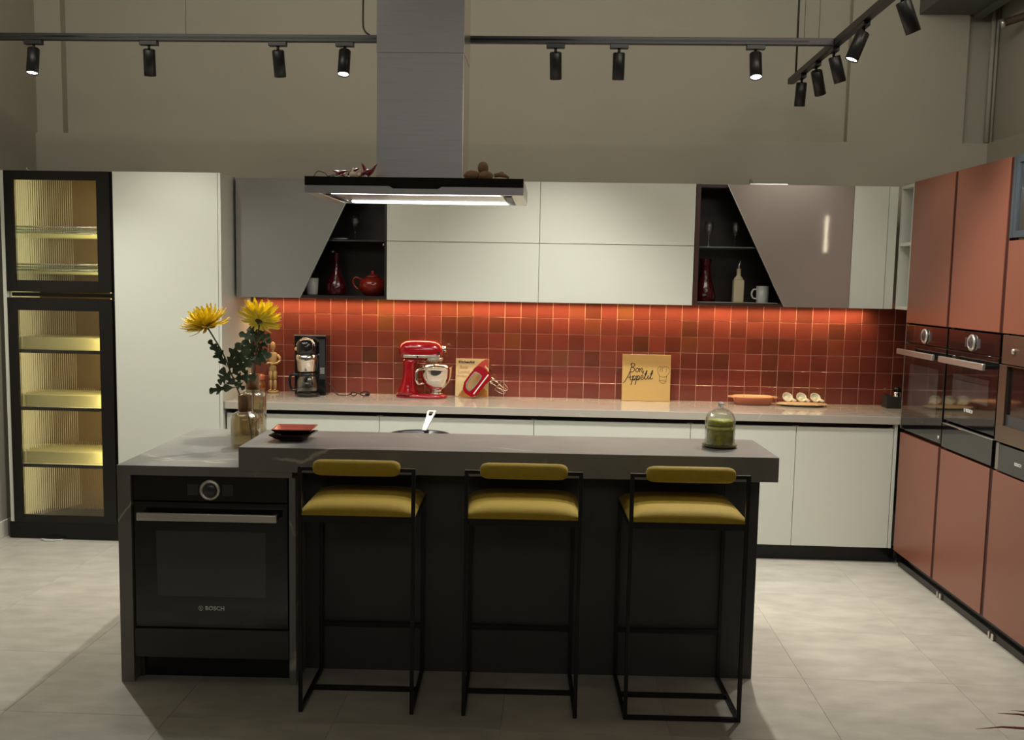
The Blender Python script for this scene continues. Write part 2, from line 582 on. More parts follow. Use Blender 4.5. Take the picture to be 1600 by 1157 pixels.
def T3(x, y, z):
    return Matrix.Translation(Vector((x, y, z)))


def smooth_line(pts, k=4):
    pts = [Vector(p) for p in pts]
    out = []
    n = len(pts)
    for i in range(n - 1):
        p0, p1, p2, p3 = pts[max(i - 1, 0)], pts[i], pts[i + 1], pts[min(i + 2, n - 1)]
        for j in range(k):
            t = j / k
            out.append(.5 * ((2 * p1) + (p2 - p0) * t + (2 * p0 - 5 * p1 + 4 * p2 - p3) * t * t + (3 * p1 - p0 - 3 * p2 + p3) * t ** 3))
    out.append(pts[-1])
    return out


# ================================================================== the room
XL, XRW, YB = -1.476, 4.39, -9.6
CEIL = 3.6
# floor with 60 cm tiles
fl = struct(MB().box(XL - .1, XRW + .2, YB - .1, .3, -.06, -.0018).build('floor', 'joint'))
me = None
xs = [2.85 + .6 * k for k in range(-8, 4)]
ys = [-.02 - .6 * k for k in range(17)]
for xa in xs:
    for ya in ys:
        x0, x1 = max(xa, XL), min(xa + .6, XRW)
        y0, y1 = max(ya - .6, YB), min(ya, -.0)
        if x1 - x0 < .05 or y1 - y0 < .05:
            continue
        full = abs(x1 - x0 - .6) < 1e-6 and abs(y1 - y0 - .6) < 1e-6
        if full and me:
            o = mesh_obj('floor_tile', me, None, fl)
        else:
            w, d = x1 - x0, y1 - y0
            o = MB().box(-w / 2 + .0005, w / 2 - .0005, -d / 2 + .0005, d / 2 - .0005, -.003, 0, .0006).build('floor_tile', 'floor', fl)
            if full:
                me = o.data
        o.location = ((x0 + x1) / 2, (y0 + y1) / 2, 0)

# back wall: lower part, recess and the two piers above the ledge
mb = MB().box(XL - .1, XRW + .12, .004, .3, 0, 2.46)
mb.box(-1.31, 3.56, .10, .3, 2.46, CEIL)
mb.box(XL - .1, -1.31, .03, .3, 2.46, CEIL)
mb.box(3.56, 4.25, .03, .3, 2.46, CEIL)
mb.box(4.25, XRW + .12, .10, .3, 2.46, CEIL)
wb = struct(mb.build('wall_back', 'wall'))
MB().box(-.10, 4.386, -.0062, .004, .80, 1.51).build('grout_bed', 'grout', wb)
rnd = random.Random(3)
tile_me = None
for i in range(-1, 44):
    for j in range(6):
        x0 = .1 * i
        z0 = .859 + .1 * j
        if x0 < -.106 or x0 + .1 > 4.42:
            continue
        if tile_me is None:
            o = MB().box(-.0485, .0485, -.0030, .003, -.0485, .0485, .0008).build('tile', 'tile', wb)
            tile_me = o.data
        else:
            o = mesh_obj('tile', tile_me, None, wb)
        o.location = (x0 + .05, -.0055 + rnd.uniform(-.0006, .0006), z0 + .05)
        o.rotation_euler = (radians(rnd.gauss(0, .35)), rnd.choice((0, pi / 2, pi, -pi / 2)), radians(rnd.gauss(0, .35)))
struct(MB().box(XL - .2, XL, YB, .3, 0, CEIL).build('wall_left', 'wall'))
mb = MB().box(XRW, XRW + .25, YB, .004, 0, 2.46)
mb.box(XRW + .055, XRW + .25, YB, .1, 2.46, CEIL)
struct(mb.build('wall_right', 'wall'))
struct(MB().box(XL - .2, XRW + .25, YB - .2, YB, 0, CEIL).build('wall_front', 'wall'))
struct(MB().box(XL - .2, XRW + .25, YB - .2, .3, CEIL, CEIL + .1).build('ceiling', 'wall'))
struct(MB().box(XL, XL + .012, YB, -.02, 0, .10, .002).build('baseboard_left', 'whitein'))
struct(MB().box(XL + .6, XRW - 1, YB, YB + .012, 0, .10, .002).build('baseboard_front', 'whitein'))
# ceiling beam at the upper right
mb = MB().box(3.95, 4.27, -2.2, .03, 3.215, CEIL - .001)
mb.box(4.27, 4.31, -2.2, .03, 3.19, CEIL - .001)
struct(mb.build('trim_1', 'beam'))
# conduit in the corner and a pipe stub
mb = MB().tube([(4.40, .055, 2.47), (4.40, .055, 3.0), (4.40, .055, 3.56)], .014, 8)
mb.tube([(4.428, .06, 2.47), (4.428, .06, 3.56)], .009, 8)
tag(mb.build('wall_conduit', 'wall'), 'thin painted vertical conduit pipes in the upper right wall corner', 'pipe')
t = thing('pipe_stub', 'dark rusty pipe end poking out beside the grey beam, top right', 'pipe', (4.30, -.35, 3.08))
MB().tube([(0, 0, 0), (.10, -.04, .03), (.185, -.08, .055)], .022, 12).build('pipe', 'rust', t)
MB().tube([(-.018, .006, -.005), (.0, 0, 0)], .027, 12).build('pipe_flange', 'satin', t)

# ================================================================== back run: worktop, base units
BX = [-.096, .804, 1.704, 2.604, 3.204, 3.752]
t = thing('stone_worktop', 'long beige stone worktop along the red tiled wall', 'worktop', (0, 0, 0))
MB().box(-.104, 3.772, -.592, -.0085, .815, .859, .0015).box(3.772, 4.385, -.592, -.0085, .815, .859, .0015).build('slab', 'worktop', t)
names = ['leftmost, beside the tall white larder', 'second from the left, behind the island', 'third from the left, behind the middle stool',
         'narrower one showing right of the island end', 'rightmost, next to the terracotta columns']
for i in range(5):
    x0, x1 = BX[i], BX[i + 1]
    t = thing('base_cabinet', 'white handleless base cabinet under the worktop, ' + names[i], 'cabinet', ((x0 + x1) / 2, -.3, 0), 0,
              'white base cabinets along the back wall')
    h = (x1 - x0) / 2
    mb = MB().box(-h, -h + .016, -.245, .28, .095, .79).box(h - .016, h, -.245, .28, .095, .79)
    mb.box(-h + .016, h - .016, -.245, .28, .095, .112).box(-h + .016, h - .016, .27, .28, .112, .79)
    mb.build('carcass', 'whitein', t)
    MB().box(-h + .0015, h - .0015, -.27, -.248, .095, .788, .0012).build('door', 'white', t)
    MB().box(-h, h, -.235, -.22, .752, .8145).build('finger_channel', 'black', t)
t = tag(MB().box(3.754, 3.772, -.572, -.02, .095, .8145, .001).build('filler_panel', 'white'), 'narrow white filler strip between base cabinets and terracotta column', 'panel')
t = tag(MB().box(-.1, 3.81, -.515, -.50, .0, .094).build('kickboard', 'plinth'), 'black kickboard below the white base cabinets', 'kickboard')

# ================================================================== wall cabinets
UZ0, UZ1, UM = 1.463, 2.162, 1.807


def upper_box(t, x0, x1, m, back='niche'):
    mb = MB().box(x0, x0 + .016, -.360, -.012, UZ0, UZ1).box(x1 - .016, x1, -.360, -.012, UZ0, UZ1)
    mb.box(x0 + .016, x1 - .016, -.360, -.012, UZ0, UZ0 + .018).box(x0 + .016, x1 - .016, -.360, -.012, UZ1 - .018, UZ1)
    mb.box(x0 + .016, x1 - .016, -.024, -.012, UZ0 + .018, UZ1 - .018)
    return mb.build('carcass', m, t)


# left unit, slanted grey glass door
x0, x1 = -.089, .811
t = thing('wall_cabinet', 'wall cabinet with slanted grey glass door, far left of the upper row', 'cabinet')
upper_box(t, x0, x1, 'niche')
MB().prism([(x0 + .001, UZ0), (.292, UZ0), (.632, UZ1), (x0 + .001, UZ1)], -.380, -.362).build('door', 'greyglass', t)
MB().prism([(.292, UZ0), (.2955, UZ0), (.6355, UZ1), (.632, UZ1)], -.381, -.361).build('door_edge', 'satin', t)
MB().box(x0 + .018, x1 - .018, -.345, -.026, UM - .004, UM + .004).build('shelf', 'ovenwin', t)
MB().box(.30, x1, -.378, -.361, UZ0, UZ0 + .017).box(x1 - .009, x1 - .001, -.378, -.361, UZ0 + .018, UZ1).build('niche_frame', 'niche', t)
MB().tube([(x1 - .02, -.33, UM - .02), (x1 - .03, -.33, UM - .02)], .007, 10).build('shelf_pin', 'satin', t)
# two lift-door units
for i, (a, b, nm) in enumerate([(.812, 1.711, 'left one, partly behind the hood'), (1.712, 2.611, 'right one, beside the right black niche')]):
    t = thing('wall_cabinet', 'white wall cabinet with two lift doors, ' + nm, 'cabinet', (0, 0, 0), 0, 'white lift-door wall cabinets')
    upper_box(t, a, b, 'whitein')
    MB().box(a + .001, b - .001, -.380, -.362, UZ0, UM - .0015, .001).build('lift_door', 'white', t)
    MB().box(a + .001, b - .001, -.380, -.362, UM + .0015, UZ1, .001).build('lift_door', 'white', t)
# right unit, slanted gloss door
x0, x1 = 2.613, 3.512
t = thing('wall_cabinet', 'wall cabinet with slanted glossy taupe door, right part of the upper row', 'cabinet')
upper_box(t, x0, x1, 'niche')
MB().prism([(3.142, UZ0), (x1 - .001, UZ0), (x1 - .001, UZ1), (2.792, UZ1)], -.380, -.362).build('door', 'taupegloss', t)
MB().prism([(3.1385, UZ0), (3.142, UZ0), (2.792, UZ1), (2.7885, UZ1)], -.381, -.361).build('door_edge', 'satin', t)
MB().box(x0 + .018, x1 - .018, -.345, -.026, UM - .008, UM, 0).build('shelf', 'shelfglass', t)
MB().box(x0 + .001, x0 + .026, -.378, -.361, UZ0, UZ1).box(x0 + .026, 3.13, -.378, -.361, UZ0, UZ0 + .012).build('niche_frame', 'brownedge', t)
MB().box(x0 + .027, 3.11, -.350, -.345, UZ0 + .0185, UZ0 + .022).build('niche_rail', 'satin', t)
# narrow end unit
t = thing('wall_cabinet', 'narrow plain white wall cabinet right of the glossy taupe door', 'cabinet')
upper_box(t, 3.514, 3.71, 'whitein')
MB().box(3.5145, 3.709, -.380, -.362, UZ0, UZ1, .001).build('door', 'white', t)
tag(MB().box(3.7115, 3.762, -.377, -.02, UZ0, UZ1, .001).build('filler_panel', 'white'), 'narrow white filler strip at right end of upper cabinets', 'panel')
# open corner shelves facing left, between the end unit and the terracotta column
t = thing('open_shelf_unit', 'white open shelf niche squeezed between white cabinet and terracotta column', 'shelf')
mb = MB().box(3.778, 4.10, -.594, -.578, UZ0, UZ1).box(3.778, 4.10, -.396, -.380, UZ0, UZ1)
mb.box(3.778, 4.10, -.578, -.396, UZ0, UZ0 + .016).box(3.778, 4.10, -.578, -.396, UZ1 - .016, UZ1).box(4.09, 4.10, -.578, -.396, UZ0 + .016, UZ1 - .016)
mb.build('carcass', 'white', t)
MB().box(3.779, 4.089, -.577, -.397, UM + .015, UM + .033).build('shelf', 'white', t)

# LED strip under the wall cabinets
t = thing('under_cabinet_light', 'thin amber LED strip glowing under the upper cabinets', 'light')
MB().box(-.07, 3.74, -.085, -.055, UZ0 - .0018, UZ0 - .0002).build('profile', 'satin', t)
MB().box(-.06, 3.73, -.081, -.059, UZ0 - .0036, UZ0 - .002).build('diffuser', 'ledunder', t)
for k in range(3):
    a = area('led_strip_light', (.55 + 1.27 * k, -.068, UZ0 - .006), (.55 + 1.27 * k, -.045, 1.0), 1.25, .02, 3.6, (1, .64, .33), 150)

# ================================================================== left tall units
t = thing('larder_cabinet', 'tall plain white larder cabinet left of the worktop', 'cabinet', (-.42, -.3, 0))
mb = MB().box(-.315, -.299, -.283, .28, .10, 2.165).box(.297, .313, -.305, .28, .0, 2.168)
mb.box(-.299, .297, -.283, .28, .10, .116).box(-.299, .297, -.283, .28, 2.149, 2.165).box(-.299, .297, .268, .28, .116, 2.149)
mb.build('carcass', 'white', t)
MB().box(-.314, .2945, -.306, -.286, .10, 2.168, .0012).build('door', 'white', t)
MB().box(-.313, .295, -.25, -.235, 0, .098).build('plinth', 'plinth', t)

# display cabinet with two fluted glass doors
t = thing('display_cabinet', 'tall black display cabinet with lit fluted glass doors, far left', 'cabinet', (-1.06, -.3, 0))
X0, X1 = -.315, .313
mb = MB().box(X1 - .016, X1, -.280, .28, .10, 2.168)
mb.box(X0, X1 - .016, -.280, .28, .10, .116).box(X0, X1 - .016, -.280, .28, 2.152, 2.168).box(X0 + .001, X1 - .016, -.275, .26, 1.448, 1.468)
mb.build('carcass', 'blackframe', t)
MB().box(X0 - .022, X0 - .0005, -.300, .28, .11, 2.168).build('side_panel', 'white', t)
MB().box(X0 + .0005, X0 + .016, -.279, .262, .117, 2.151).build('lit_inner_side', 'whitein', t)
MB().box(X0 + .017, X1 - .017, .060, .075, .117, 2.151).build('back_panel', 'bronzeback', t)
MB().box(X0 - .05, X1, -.262, -.25, 0, .098).build('plinth', 'plinth', t)


def fluted_door(z0, z1, gx0, gx1, gz0, gz1):
    d = MB()
    x0, x1 = X0 + .001, X1 - .006
    d.box(x0, gx0, -.305, -.283, z0, z1, .001).box(gx1, x1, -.305, -.283, z0, z1, .001)
    d.box(gx0, gx1, -.305, -.283, z0, gz0, .001).box(gx0, gx1, -.305, -.283, gz1, z1, .001)
    door = d.build('door', 'blackframe', t)
    # glass pane with real rounded flutes on its front
    n, seg = 40, 8
    w = (gx1 - gx0) / n
    pts = []
    for i in range(n):
        for k in range(seg):
            u = k / seg
            pts.append((gx0 + w * (i + u), -.2975 - .0018 * math.sqrt(max(0, 1 - (2 * u - 1) ** 2))))
    pts.append((gx1, -.2975))
    vs, fs = [], []
    for (x, y) in pts:
        vs += [(x, y, gz0), (x, y, gz1)]
    m = len(pts)
    for i in range(m - 1):
        fs.append((2 * i, 2 * i + 2, 2 * i + 3, 2 * i + 1))
    b0 = len(vs)
    vs += [(gx0, -.293, gz0), (gx0, -.293, gz1), (gx1, -.293, gz0), (gx1, -.293, gz1)]
    fs += [(b0, b0 + 1, b0 + 3, b0 + 2), (0, 1, b0 + 1, b0), (2 * m - 2, b0 + 2, b0 + 3, 2 * m - 1)]
    fs.append(tuple([2 * i + 1 for i in range(m)] + [b0 + 3, b0 + 1]))
    fs.append(tuple([b0, b0 + 2] + [2 * i for i in range(m)][::-1]))
    g = MB()
    g._add(vs, fs)
    g.build('glass_pane', 'flute', door)


gx0, gx1 = -1.318 + 1.06, -.830 + 1.06
fluted_door(1.476, 2.167, gx0, gx1, 1.541, 2.115)
fluted_door(.112, 1.440, gx0, gx1, .154, 1.367)
for z in (1.838, 1.622):
    MB().box(X0 + .018, X1 - .018, -.272, .058, z - .009, z).build('shelf', 'shelfglass', t)
    MB().box(X0 + .05, X1 - .04, -.10, .055, z - .045, z - .012, .004).build('under_shelf_tray', 'frost', t)
    MB().tube([(X0 + .02, -.274, z + .012), (X1 - .02, -.274, z + .012)], .006, 8).tube([(X0 + .02, -.274, z - .022), (X1 - .02, -.274, z - .022)], .006, 8).build('shelf_rail', 'chrome', t)
for z in (1.134, .795, .454):
    MB().box(X0 + .018, X1 - .018, -.270, .058, z - .016, z, .001).build('shelf', 'whitein', t)
    MB().box(X0 + .022, X1 - .034, -.235, .050, z + .0005, z + .072, .004).build('bright_band_box', 'frost', t)  # added box, its pale yellow stands in for the bright band
    MB().box(X0 + .018, X1 - .018, -.278, -.2705, z - .018, z + .002).build('shelf_edge', 'blackframe', t)
for z0, z1 in ((.12, 1.44), (1.475, 2.145)):
    MB().box(X1 - .028, X1 - .0165, -.272, -.258, z0, z1).build('led_strip', 'ledwarm', t)
    a = area('cabinet_led', (-1.06 + X1 - .032, -.3 - .262, (z0 + z1) / 2), (-1.06 + X0, -.3 - .03, (z0 + z1) / 2), .012, (z1 - z0) * .97, 4.6 * (z1 - z0), (1, .83, .40), 160)
# small things around it
tag(MB().tube(smooth_line([(-1.28, -.50, 2.172), (-1.265, -.54, 2.19), (-1.25, -.56, 2.175), (-1.235, -.52, 2.172)]), .003, 6).build('cable_end', 'whitecer'),
    'short pale cable end lying on top of the black display cabinet', 'cable')
tag(MB().tube(smooth_line([(-1.22, -.59, .006), (-1.20, -.62, .012), (-1.17, -.63, .010), (-1.13, -.62, .006), (-1.09, -.59, .004)]), .004, 6).build('floor_cable', 'whitecer'),
    'short white cable poking out under the display cabinet onto the floor', 'cable')

# ================================================================== right run of tall units
RC = Vector((3.7743, -.600, 0))
RA = .0198
SW = [0.003, .600, 1.212, 1.83, 2.45]


def rthing(name, label, cat, s=0.0, z=0.0, depth=0.0, group=None, turn=0.0):
    R = Matrix.Rotation(RA, 4, 'Z')
    p = RC + (R @ Vector((depth, -s, z)))
    return thing(name, label, cat, p, RA + turn, group)


def oven(t, w, h, logo='logo', drawer=False):
    """front at y=0 facing -y, x centred, z from 0"""
    hw = w / 2
    MB().box(-hw + .015, hw - .015, .022, .50, .01, h - .01).build('housing', 'black', t)
    cp = MB().box(-hw, hw, 0, .021, h - .098, h, .0015).build('control_panel', 'oven', t)
    k = MB().lathe([(.040, 0), (.040, .008), (.037, .012), (.029, .012), (.028, .006), (0, .006)], M=T3(0, 0, h - .052) @ Matrix.Rotation(radians(90), 4, 'X'), n=36)
    k.build('control_ring', 'satin', t)
    MB().lathe([(.026, 0), (.026, .009), (.023, .012), (0, .012)], M=T3(0, -.002, h - .052) @ Matrix.Rotation(radians(90), 4, 'X'), n=28).build('control_knob', 'disp', t)
    for sx in (-1, 1):
        MB().box(sx * .046, sx * .088, -.0012, 0, h - .074, h - .030).build('display', 'disp', cp)
    door = MB().box(-hw, hw, 0, .021, .0, h - .103, .0015).build('door', 'oven', t)
    MB().box(-hw + .085, hw - .085, -.0008, 0, .125, h - .215).build('window', 'ovenwin', door)
    hb = MB().box(-hw + .03, hw - .03, -.060, -.044, h - .164, h - .134, .003, seg=2).build('handle', 'satin', door)
    for sx in (-1, 1):
        MB().box(sx * (hw - .035), sx * (hw - .055), -.046, 0, h - .158, h - .142).build('handle_bracket', 'black', hb)
    text('BOSCH', .0225, logo, 'logo', door, T3(.012, -.0008, .078) @ FACE_Y, bold=.0006, space=1.05)
    e = MB()
    e.lathe([(.0095, 0), (.0095, .0005), (.0078, .0005), (.0078, 0)], M=T3(-.043, -.0004, .078) @ Matrix.Rotation(radians(90), 4, 'X'), n=20, cap=False)
    for sx in (-1, 1):
        e.box(-.043 + sx * .0028 - .0008, -.043 + sx * .0028 + .0008, -.0009, -.0004, .072, .084)
    e.box(-.0458, -.0402, -.0009, -.0004, .0773, .0787)
    e.build('emblem', logo, door)
    return t


ovt = pi + pi / 2  # turn so that -y faces the room (-x)
col_lab = ['back one, beside the worktop', 'second from the worktop', 'third from the worktop', 'nearest the camera']
for i in range(4):
    s0, s1 = SW[i], SW[i + 1]
    g = .011
    lab = ['tall terracotta oven column standing against the end of the worktop',
           'tall terracotta oven column with drawer below the oven, second from worktop',
           'tall terracotta column with steel framed appliance, at right edge of the picture',
           'terracotta column beyond the steel framed appliance, outermost on the right'][i]
    t = rthing('tall_cabinet', lab, 'cabinet', s0, group='terracotta tall cabinets')
    w = s1 - s0
    mb = MB().box(.024, .58, -.018, 0, .095, 2.165).box(.024, .58, -w, -w + .018, .095, 2.165)
    mb.box(.024, .58, -w + .018, -.018, .095, .113).box(.024, .58, -w + .018, -.018, 2.147, 2.165)
    mb.box(.03, .58, -w + .018, -.018, .765, .783).box(.03, .58, -w + .018, -.018, 1.389, 1.40).box(.57, .58, -w + .018, -.018, .113, 2.147)
    mb.build('carcass', 'gap', t)
    top = 1.80 if i >= 2 else 2.168
    MB().box(0, .022, -w + .030, -.005, 1.394, top, .001).build('upper_door', 'terra', t)
    MB().box(0, .022, -w + .030, -.005, .095, .776, .001).build('lower_door', 'terra', t)
    for za, zb in ((.095, .776), (1.394, 2.165 if i < 2 else 1.80)):
        MB().box(.0045, .0235, -w + .0005, -w + .0295, za, zb).build('vertical_channel', 'gap', t)
    if i == 0:
        MB().box(-.001, .023, -.0025, .0005, .80, 2.168).build('edge_trim', 'satin', t)
    if i >= 2:
        f = MB().box(0, .022, -w + .014, -.032, 1.812, 1.84, .001).box(0, .022, -w + .014, -.032, 2.135, 2.165, .001)
        f.box(0, .022, -.060, -.032, 1.84, 2.135, .001).box(0, .022, -w + .014, -w + .042, 1.84, 2.135, .001)
        fr = f.build('framed_door', 'bluegrey', t)
        MB().box(.008, .013, -w + .042, -.060, 1.84, 2.135).build('glass_pane', 'glass', fr)
        MB().box(.0, .30, -.030, -.004, 1.812, 2.165).build('side_trim', 'bluegrey', t)
        MB().box(.40, .41, -w + .020, -.031, 1.80, 2.146).box(.03, .40, -w + .020, -.031, 1.80, 1.811).build('lit_interior', 'interior', t)
        MB().box(.05, .36, -w + .022, -.032, 1.955, 1.963).build('shelf', 'interior', t)
        if i == 2:
            MB().box(.050, .066, -w + .020, -w + .034, 1.83, 2.12).build('led_strip', 'tube', t)
# kickboard of the right run, with a step and joint clips
t = rthing('kickboard', 'black kickboard below the terracotta columns', 'kickboard')
MB().box(.055, .07, -2.45, .08, 0, .093).build('board', 'plinth', t)
MB().box(.035, .0545, -2.45, .005, 0, .035, .002).build('lower_strip', 'plinth', t)
for s in (.62, 1.24):
    MB().box(.026, .0345, -s - .035, -s - .012, .002, .030, .001).box(.026, .0345, -s + .005, -s + .02, .002, .030, .001).build('joint_clip', 'satin', t)

t = rthing('built_in_oven', 'black built-in oven with steel handle, in the column beside the worktop', 'oven', .300, .797, .001, 'built-in ovens', turn=-pi / 2)
oven(t, .585, .588, 'dimlogo')
MB().lathe([(.010, 0), (.010, .002), (0, .002)], M=T3(.262, -.0005, .03) @ Matrix.Rotation(radians(90), 4, 'X'), n=18).build('sticker', 'whitecer', t)
t = rthing('built_in_oven', 'compact black built-in oven with steel handle, above a black drawer', 'oven', .906, .928, .001, 'built-in ovens', turn=-pi / 2)
oven(t, .585, .457, 'logo')
t = rthing('warming_drawer', 'black warming drawer with bright top edge below the compact oven', 'drawer', .906, .790, .001, turn=-pi / 2)
MB().box(-.27, .27, .024, .40, .004, .122).build('drawer_box', 'black', t)
MB().box(-.2925, .2925, -.004, .020, .0, .118, .0015).build('drawer_front', 'oven', t)
MB().box(-.2925, .2925, -.004, .020, .1183, .1215).build('drawer_edge', 'satin', t)
t = rthing('built_in_coffee_machine', 'bronze steel framed built-in appliance with black window, right picture edge', 'appliance', 1.52, .915, .001, turn=-pi / 2)
MB().box(-.26, .26, .024, .45, .006, .465).build('housing', 'black', t)
MB().box(-.288, .288, -.004, .020, .345, .472, .0015).build('control_panel', 'bronzesteel', t)
for sx in (-.168, .0, .168):
    MB().lathe([(.012, 0), (.012, .007), (.009, .011), (0, .011)], M=T3(sx, -.004, .405) @ Matrix.Rotation(radians(90), 4, 'X'), n=22).build('button', 'satin', t)
d = MB().prism([(-.288, 0), (.288, 0), (.288, .341), (-.288, .341)], -.010, .020, hole=[(-.215, .075), (.215, .075), (.215, .338), (-.215, .338)]).build('door', 'bronzesteel', t)
MB().box(-.215, .215, .004, .012, .075, .338).build('window', 'oven', d)
MB().box(-.215, .215, .0, .0035, .075, .125).build('drip_tray', 'disp', d)
t = rthing('warming_drawer', 'black glass drawer below the bronze steel framed appliance', 'drawer', 1.52, .785, .001, turn=-pi / 2)
MB().box(-.27, .27, .024, .40, .004, .118).build('drawer_box', 'black', t)
f = MB().box(-.25, .29, -.004, .020, .0, .12, .0015).build('drawer_front', 'oven', t)
MB().box(-.288, -.256, -.002, .020, .0, .122, .0015).build('side_trim', 'steel', t)
text('BOSCH', .02, 'logo', 'logo', f, T3(-.06, -.0046, .055) @ FACE_Y, bold=.0005)
t = rthing('built_in_oven', 'black built-in oven in the outermost terracotta column', 'oven', 2.14, .797, .001, turn=-pi / 2)
oven(t, .585, .588, 'logo')

# ================================================================== island
IC, IA = Vector((1.5, -2.5, 0)), .0332


def ithing(name, label, cat, x=0.0, y=0.0, z=0.0, group=None, turn=0.0):
    return thing(name, label, cat, IC + (Matrix.Rotation(IA, 4, 'Z') @ Vector((x, y, z))), IA + turn, group)


t = ithing('kitchen_island', 'dark grey stone kitchen island with raised bar top and built-in oven', 'island')
MB().prism([(-1.357, -.167), (-.684, -.167), (-.684, .05), (1.136, .05), (1.136, .825), (-1.357, .85)], .822, .859, 'z').build('worktop', 'istone', t)
MB().box(-.888, 1.163, -.171, .288, .844, .939, .0015).build('bar_top', 'istone', t)
MB().box(-1.357, -1.306, -.165, .84, 0, .822, .001).build('end_panel', 'istone', t)
MB().box(-.697, -.672, -.165, .80, 0, .822, .001).build('side_panel', 'istone', t)
MB().box(-.671, 1.0, .022, .040, 0, .844).build('front_panel', 'ipanel', t)
MB().box(1.0005, 1.138, .018, .80, 0, .822, .001).box(1.0005, 1.138, .018, .28, .822, .844).build('end_panel', 'ipanelb', t)
MB().box(-1.305, 1.0, .79, .81, 0, .82).build('rear_panel', 'ipanel', t)
MB().box(-1.301, -.701, -.163, -.145, .102, .216, .001).build('drawer_front', 'ipanelb', t)
MB().box(-1.303, -.699, -.09, -.075, 0, .095).build('plinth', 'plinth', t)
MB().box(-1.305, -1.288, -.10, .5, 0, .095).box(-.715, -.698, -.10, .5, 0, .095).build('plinth_end', 'ipanelb', t)
t = ithing('built_in_oven', 'black built-in oven with round dial, in the left end of the island', 'oven', -1.0005, -.158, .222, 'built-in ovens')
oven(t, .594, .598)

t = ithing('cooktop', 'black glass cooktop sunk in the island behind the bar', 'cooktop', -.27, .56, .859)
MB().box(-.39, .39, -.24, .24, .0, .005, .001).build('glass_top', 'oven', t)
t = ithing('frying_pan', 'black frying pan with pale handle behind the island bar', 'pan', -.262, .515, .8645)
prof = [(0, 0), (.10, 0), (.128, .033), (.136, .038), (.132, .039), (.124, .033), (.096, .006), (0, .006)]
MB().lathe(prof, n=40).build('pan_body', 'pan', t)
h = MB()
h.prism([(-.009, 0), (.009, 0), (.016, .12), (.021, .165), (.017, .176), (-.017, .176), (-.021, .165), (-.016, .12)], -.004, .004, 'z',
        hole=[(-.003, .125), (.003, .125), (.008, .13), (.011, .155), (.009, .163), (-.009, .163), (-.011, .155), (-.008, .13)])
h.build('handle', 'satin', t, loc=(.012, .10, .038), rot=(radians(24), 0, radians(-8)))

# ================================================================== bar stools
def make_stool(label, x0, x1, front=False):
    cx, hw = (x0 + x1) / 2, (x1 - x0) / 2
    t = ithing('bar_stool', label, 'stool', cx, -.205, 0, 'mustard bar stools')
    a, yf, yb = .0070, -.205, .205
    for sx in (-1, 1):
        MB().box(sx * hw - a, sx * hw + a, yf - a, yf + a, .0, .912, .001).build('leg', 'black', t)
        MB().box(sx * hw - a, sx * hw + a, yb - a, yb + a, .0, .735, .001).build('leg', 'black', t)
        MB().box(sx * hw - a, sx * hw + a, yf + a, yb - a, .0, .016, .001).build('floor_rail', 'black', t)
    MB().box(-hw + a, hw - a, yf - a, yf + a, .899, .912, .001).build('top_rail', 'black', t)
    f = MB().box(-hw + a, hw - a, yf - a, yf + a, .713, .735).box(-hw + a, hw - a, yb - a, yb + a, .713, .735)
    f.box(-hw - a, -hw + a, yf + a, yb - a, .713, .735).box(hw - a, hw + a, yf + a, yb - a, .713, .735)
    f.build('seat_frame', 'black', t)
    MB().box(-hw + a, hw - a, yb - a, yb + a, .192, .209, .001).build('footrest', 'black', t)
    MB().box(-hw + a, hw - a, .0, .018, .0, .017, .001).build('floor_rail', 'black', t)
    if front:
        MB().box(-hw + a, hw - a, yf - a, yf + a, .0, .016, .001).build('floor_rail', 'black', t)
    # seat cushion: domed pad
    n = 14
    W_, D_ = hw + .008, .212
    vs, fs = [], []
    def edge(u):
        return (1 - abs(u) ** 5)
    for i in range(n + 1):
        for j in range(n + 1):
            u, v = -1 + 2 * i / n, -1 + 2 * j / n
            u = math.copysign(abs(u) ** .72, u)
            v = math.copysign(abs(v) ** .72, v)
            hgt = .040 * (max(0, 1 - abs(u) ** 4) ** .45) * (max(0, 1 - abs(v) ** 4) ** .45)
            vs.append((u * W_, v * D_, .742 + hgt))
    for i in range(n):
        for j in range(n):
            q = i * (n + 1) + j
            fs.append((q, q + n + 1, q + n + 2, q + 1))
    mb = MB()
    V, F = mb._add(vs, fs, True)
    ring = [V[i * (n + 1)] for i in range(n + 1)] + [V[n * (n + 1) + j] for j in range(1, n + 1)] + \
           [V[i * (n + 1) + n] for i in range(n - 1, -1, -1)] + [V[j] for j in range(n - 1, 0, -1)]
    low = [mb.b.verts.new((v.co.x * .99, v.co.y * .99, .7355)) for v in ring]
    L = len(ring)
    for i in range(L):
        j = (i + 1) % L
        mb.b.faces.new((ring[j], ring[i], low[i], low[j])).smooth = True
    mb.b.faces.new(low)
    mb.build('seat_cushion', 'yellow', t)
    # back roll around the top rail
    hl = hw - .047
    prof = []
    for k in range(9):
        a2 = pi / 2 * k / 8
        prof.append((.0290 * (sin(a2) ** .6) if k else 0, -hl + .035 * (1 - cos(a2)) * 1.0))
    prof += [(.0295, 0)]
    prof += [(r, -z) for r, z in prof[:-1]][::-1]
    MB().lathe(prof, M=T3(0, yf, .911) @ Matrix.Rotation(radians(90), 4, 'Y'), n=20, cap=False).build('back_roll', 'yellow', t)
    return t


make_stool('mustard bar stool with thin black frame, leftmost, next to the island oven', -.604, -.196)
make_stool('mustard bar stool with thin black frame, middle one at the island', -.006, .402)
make_stool('mustard bar stool with extra front floor rail, rightmost at the island', .585, .998, True)

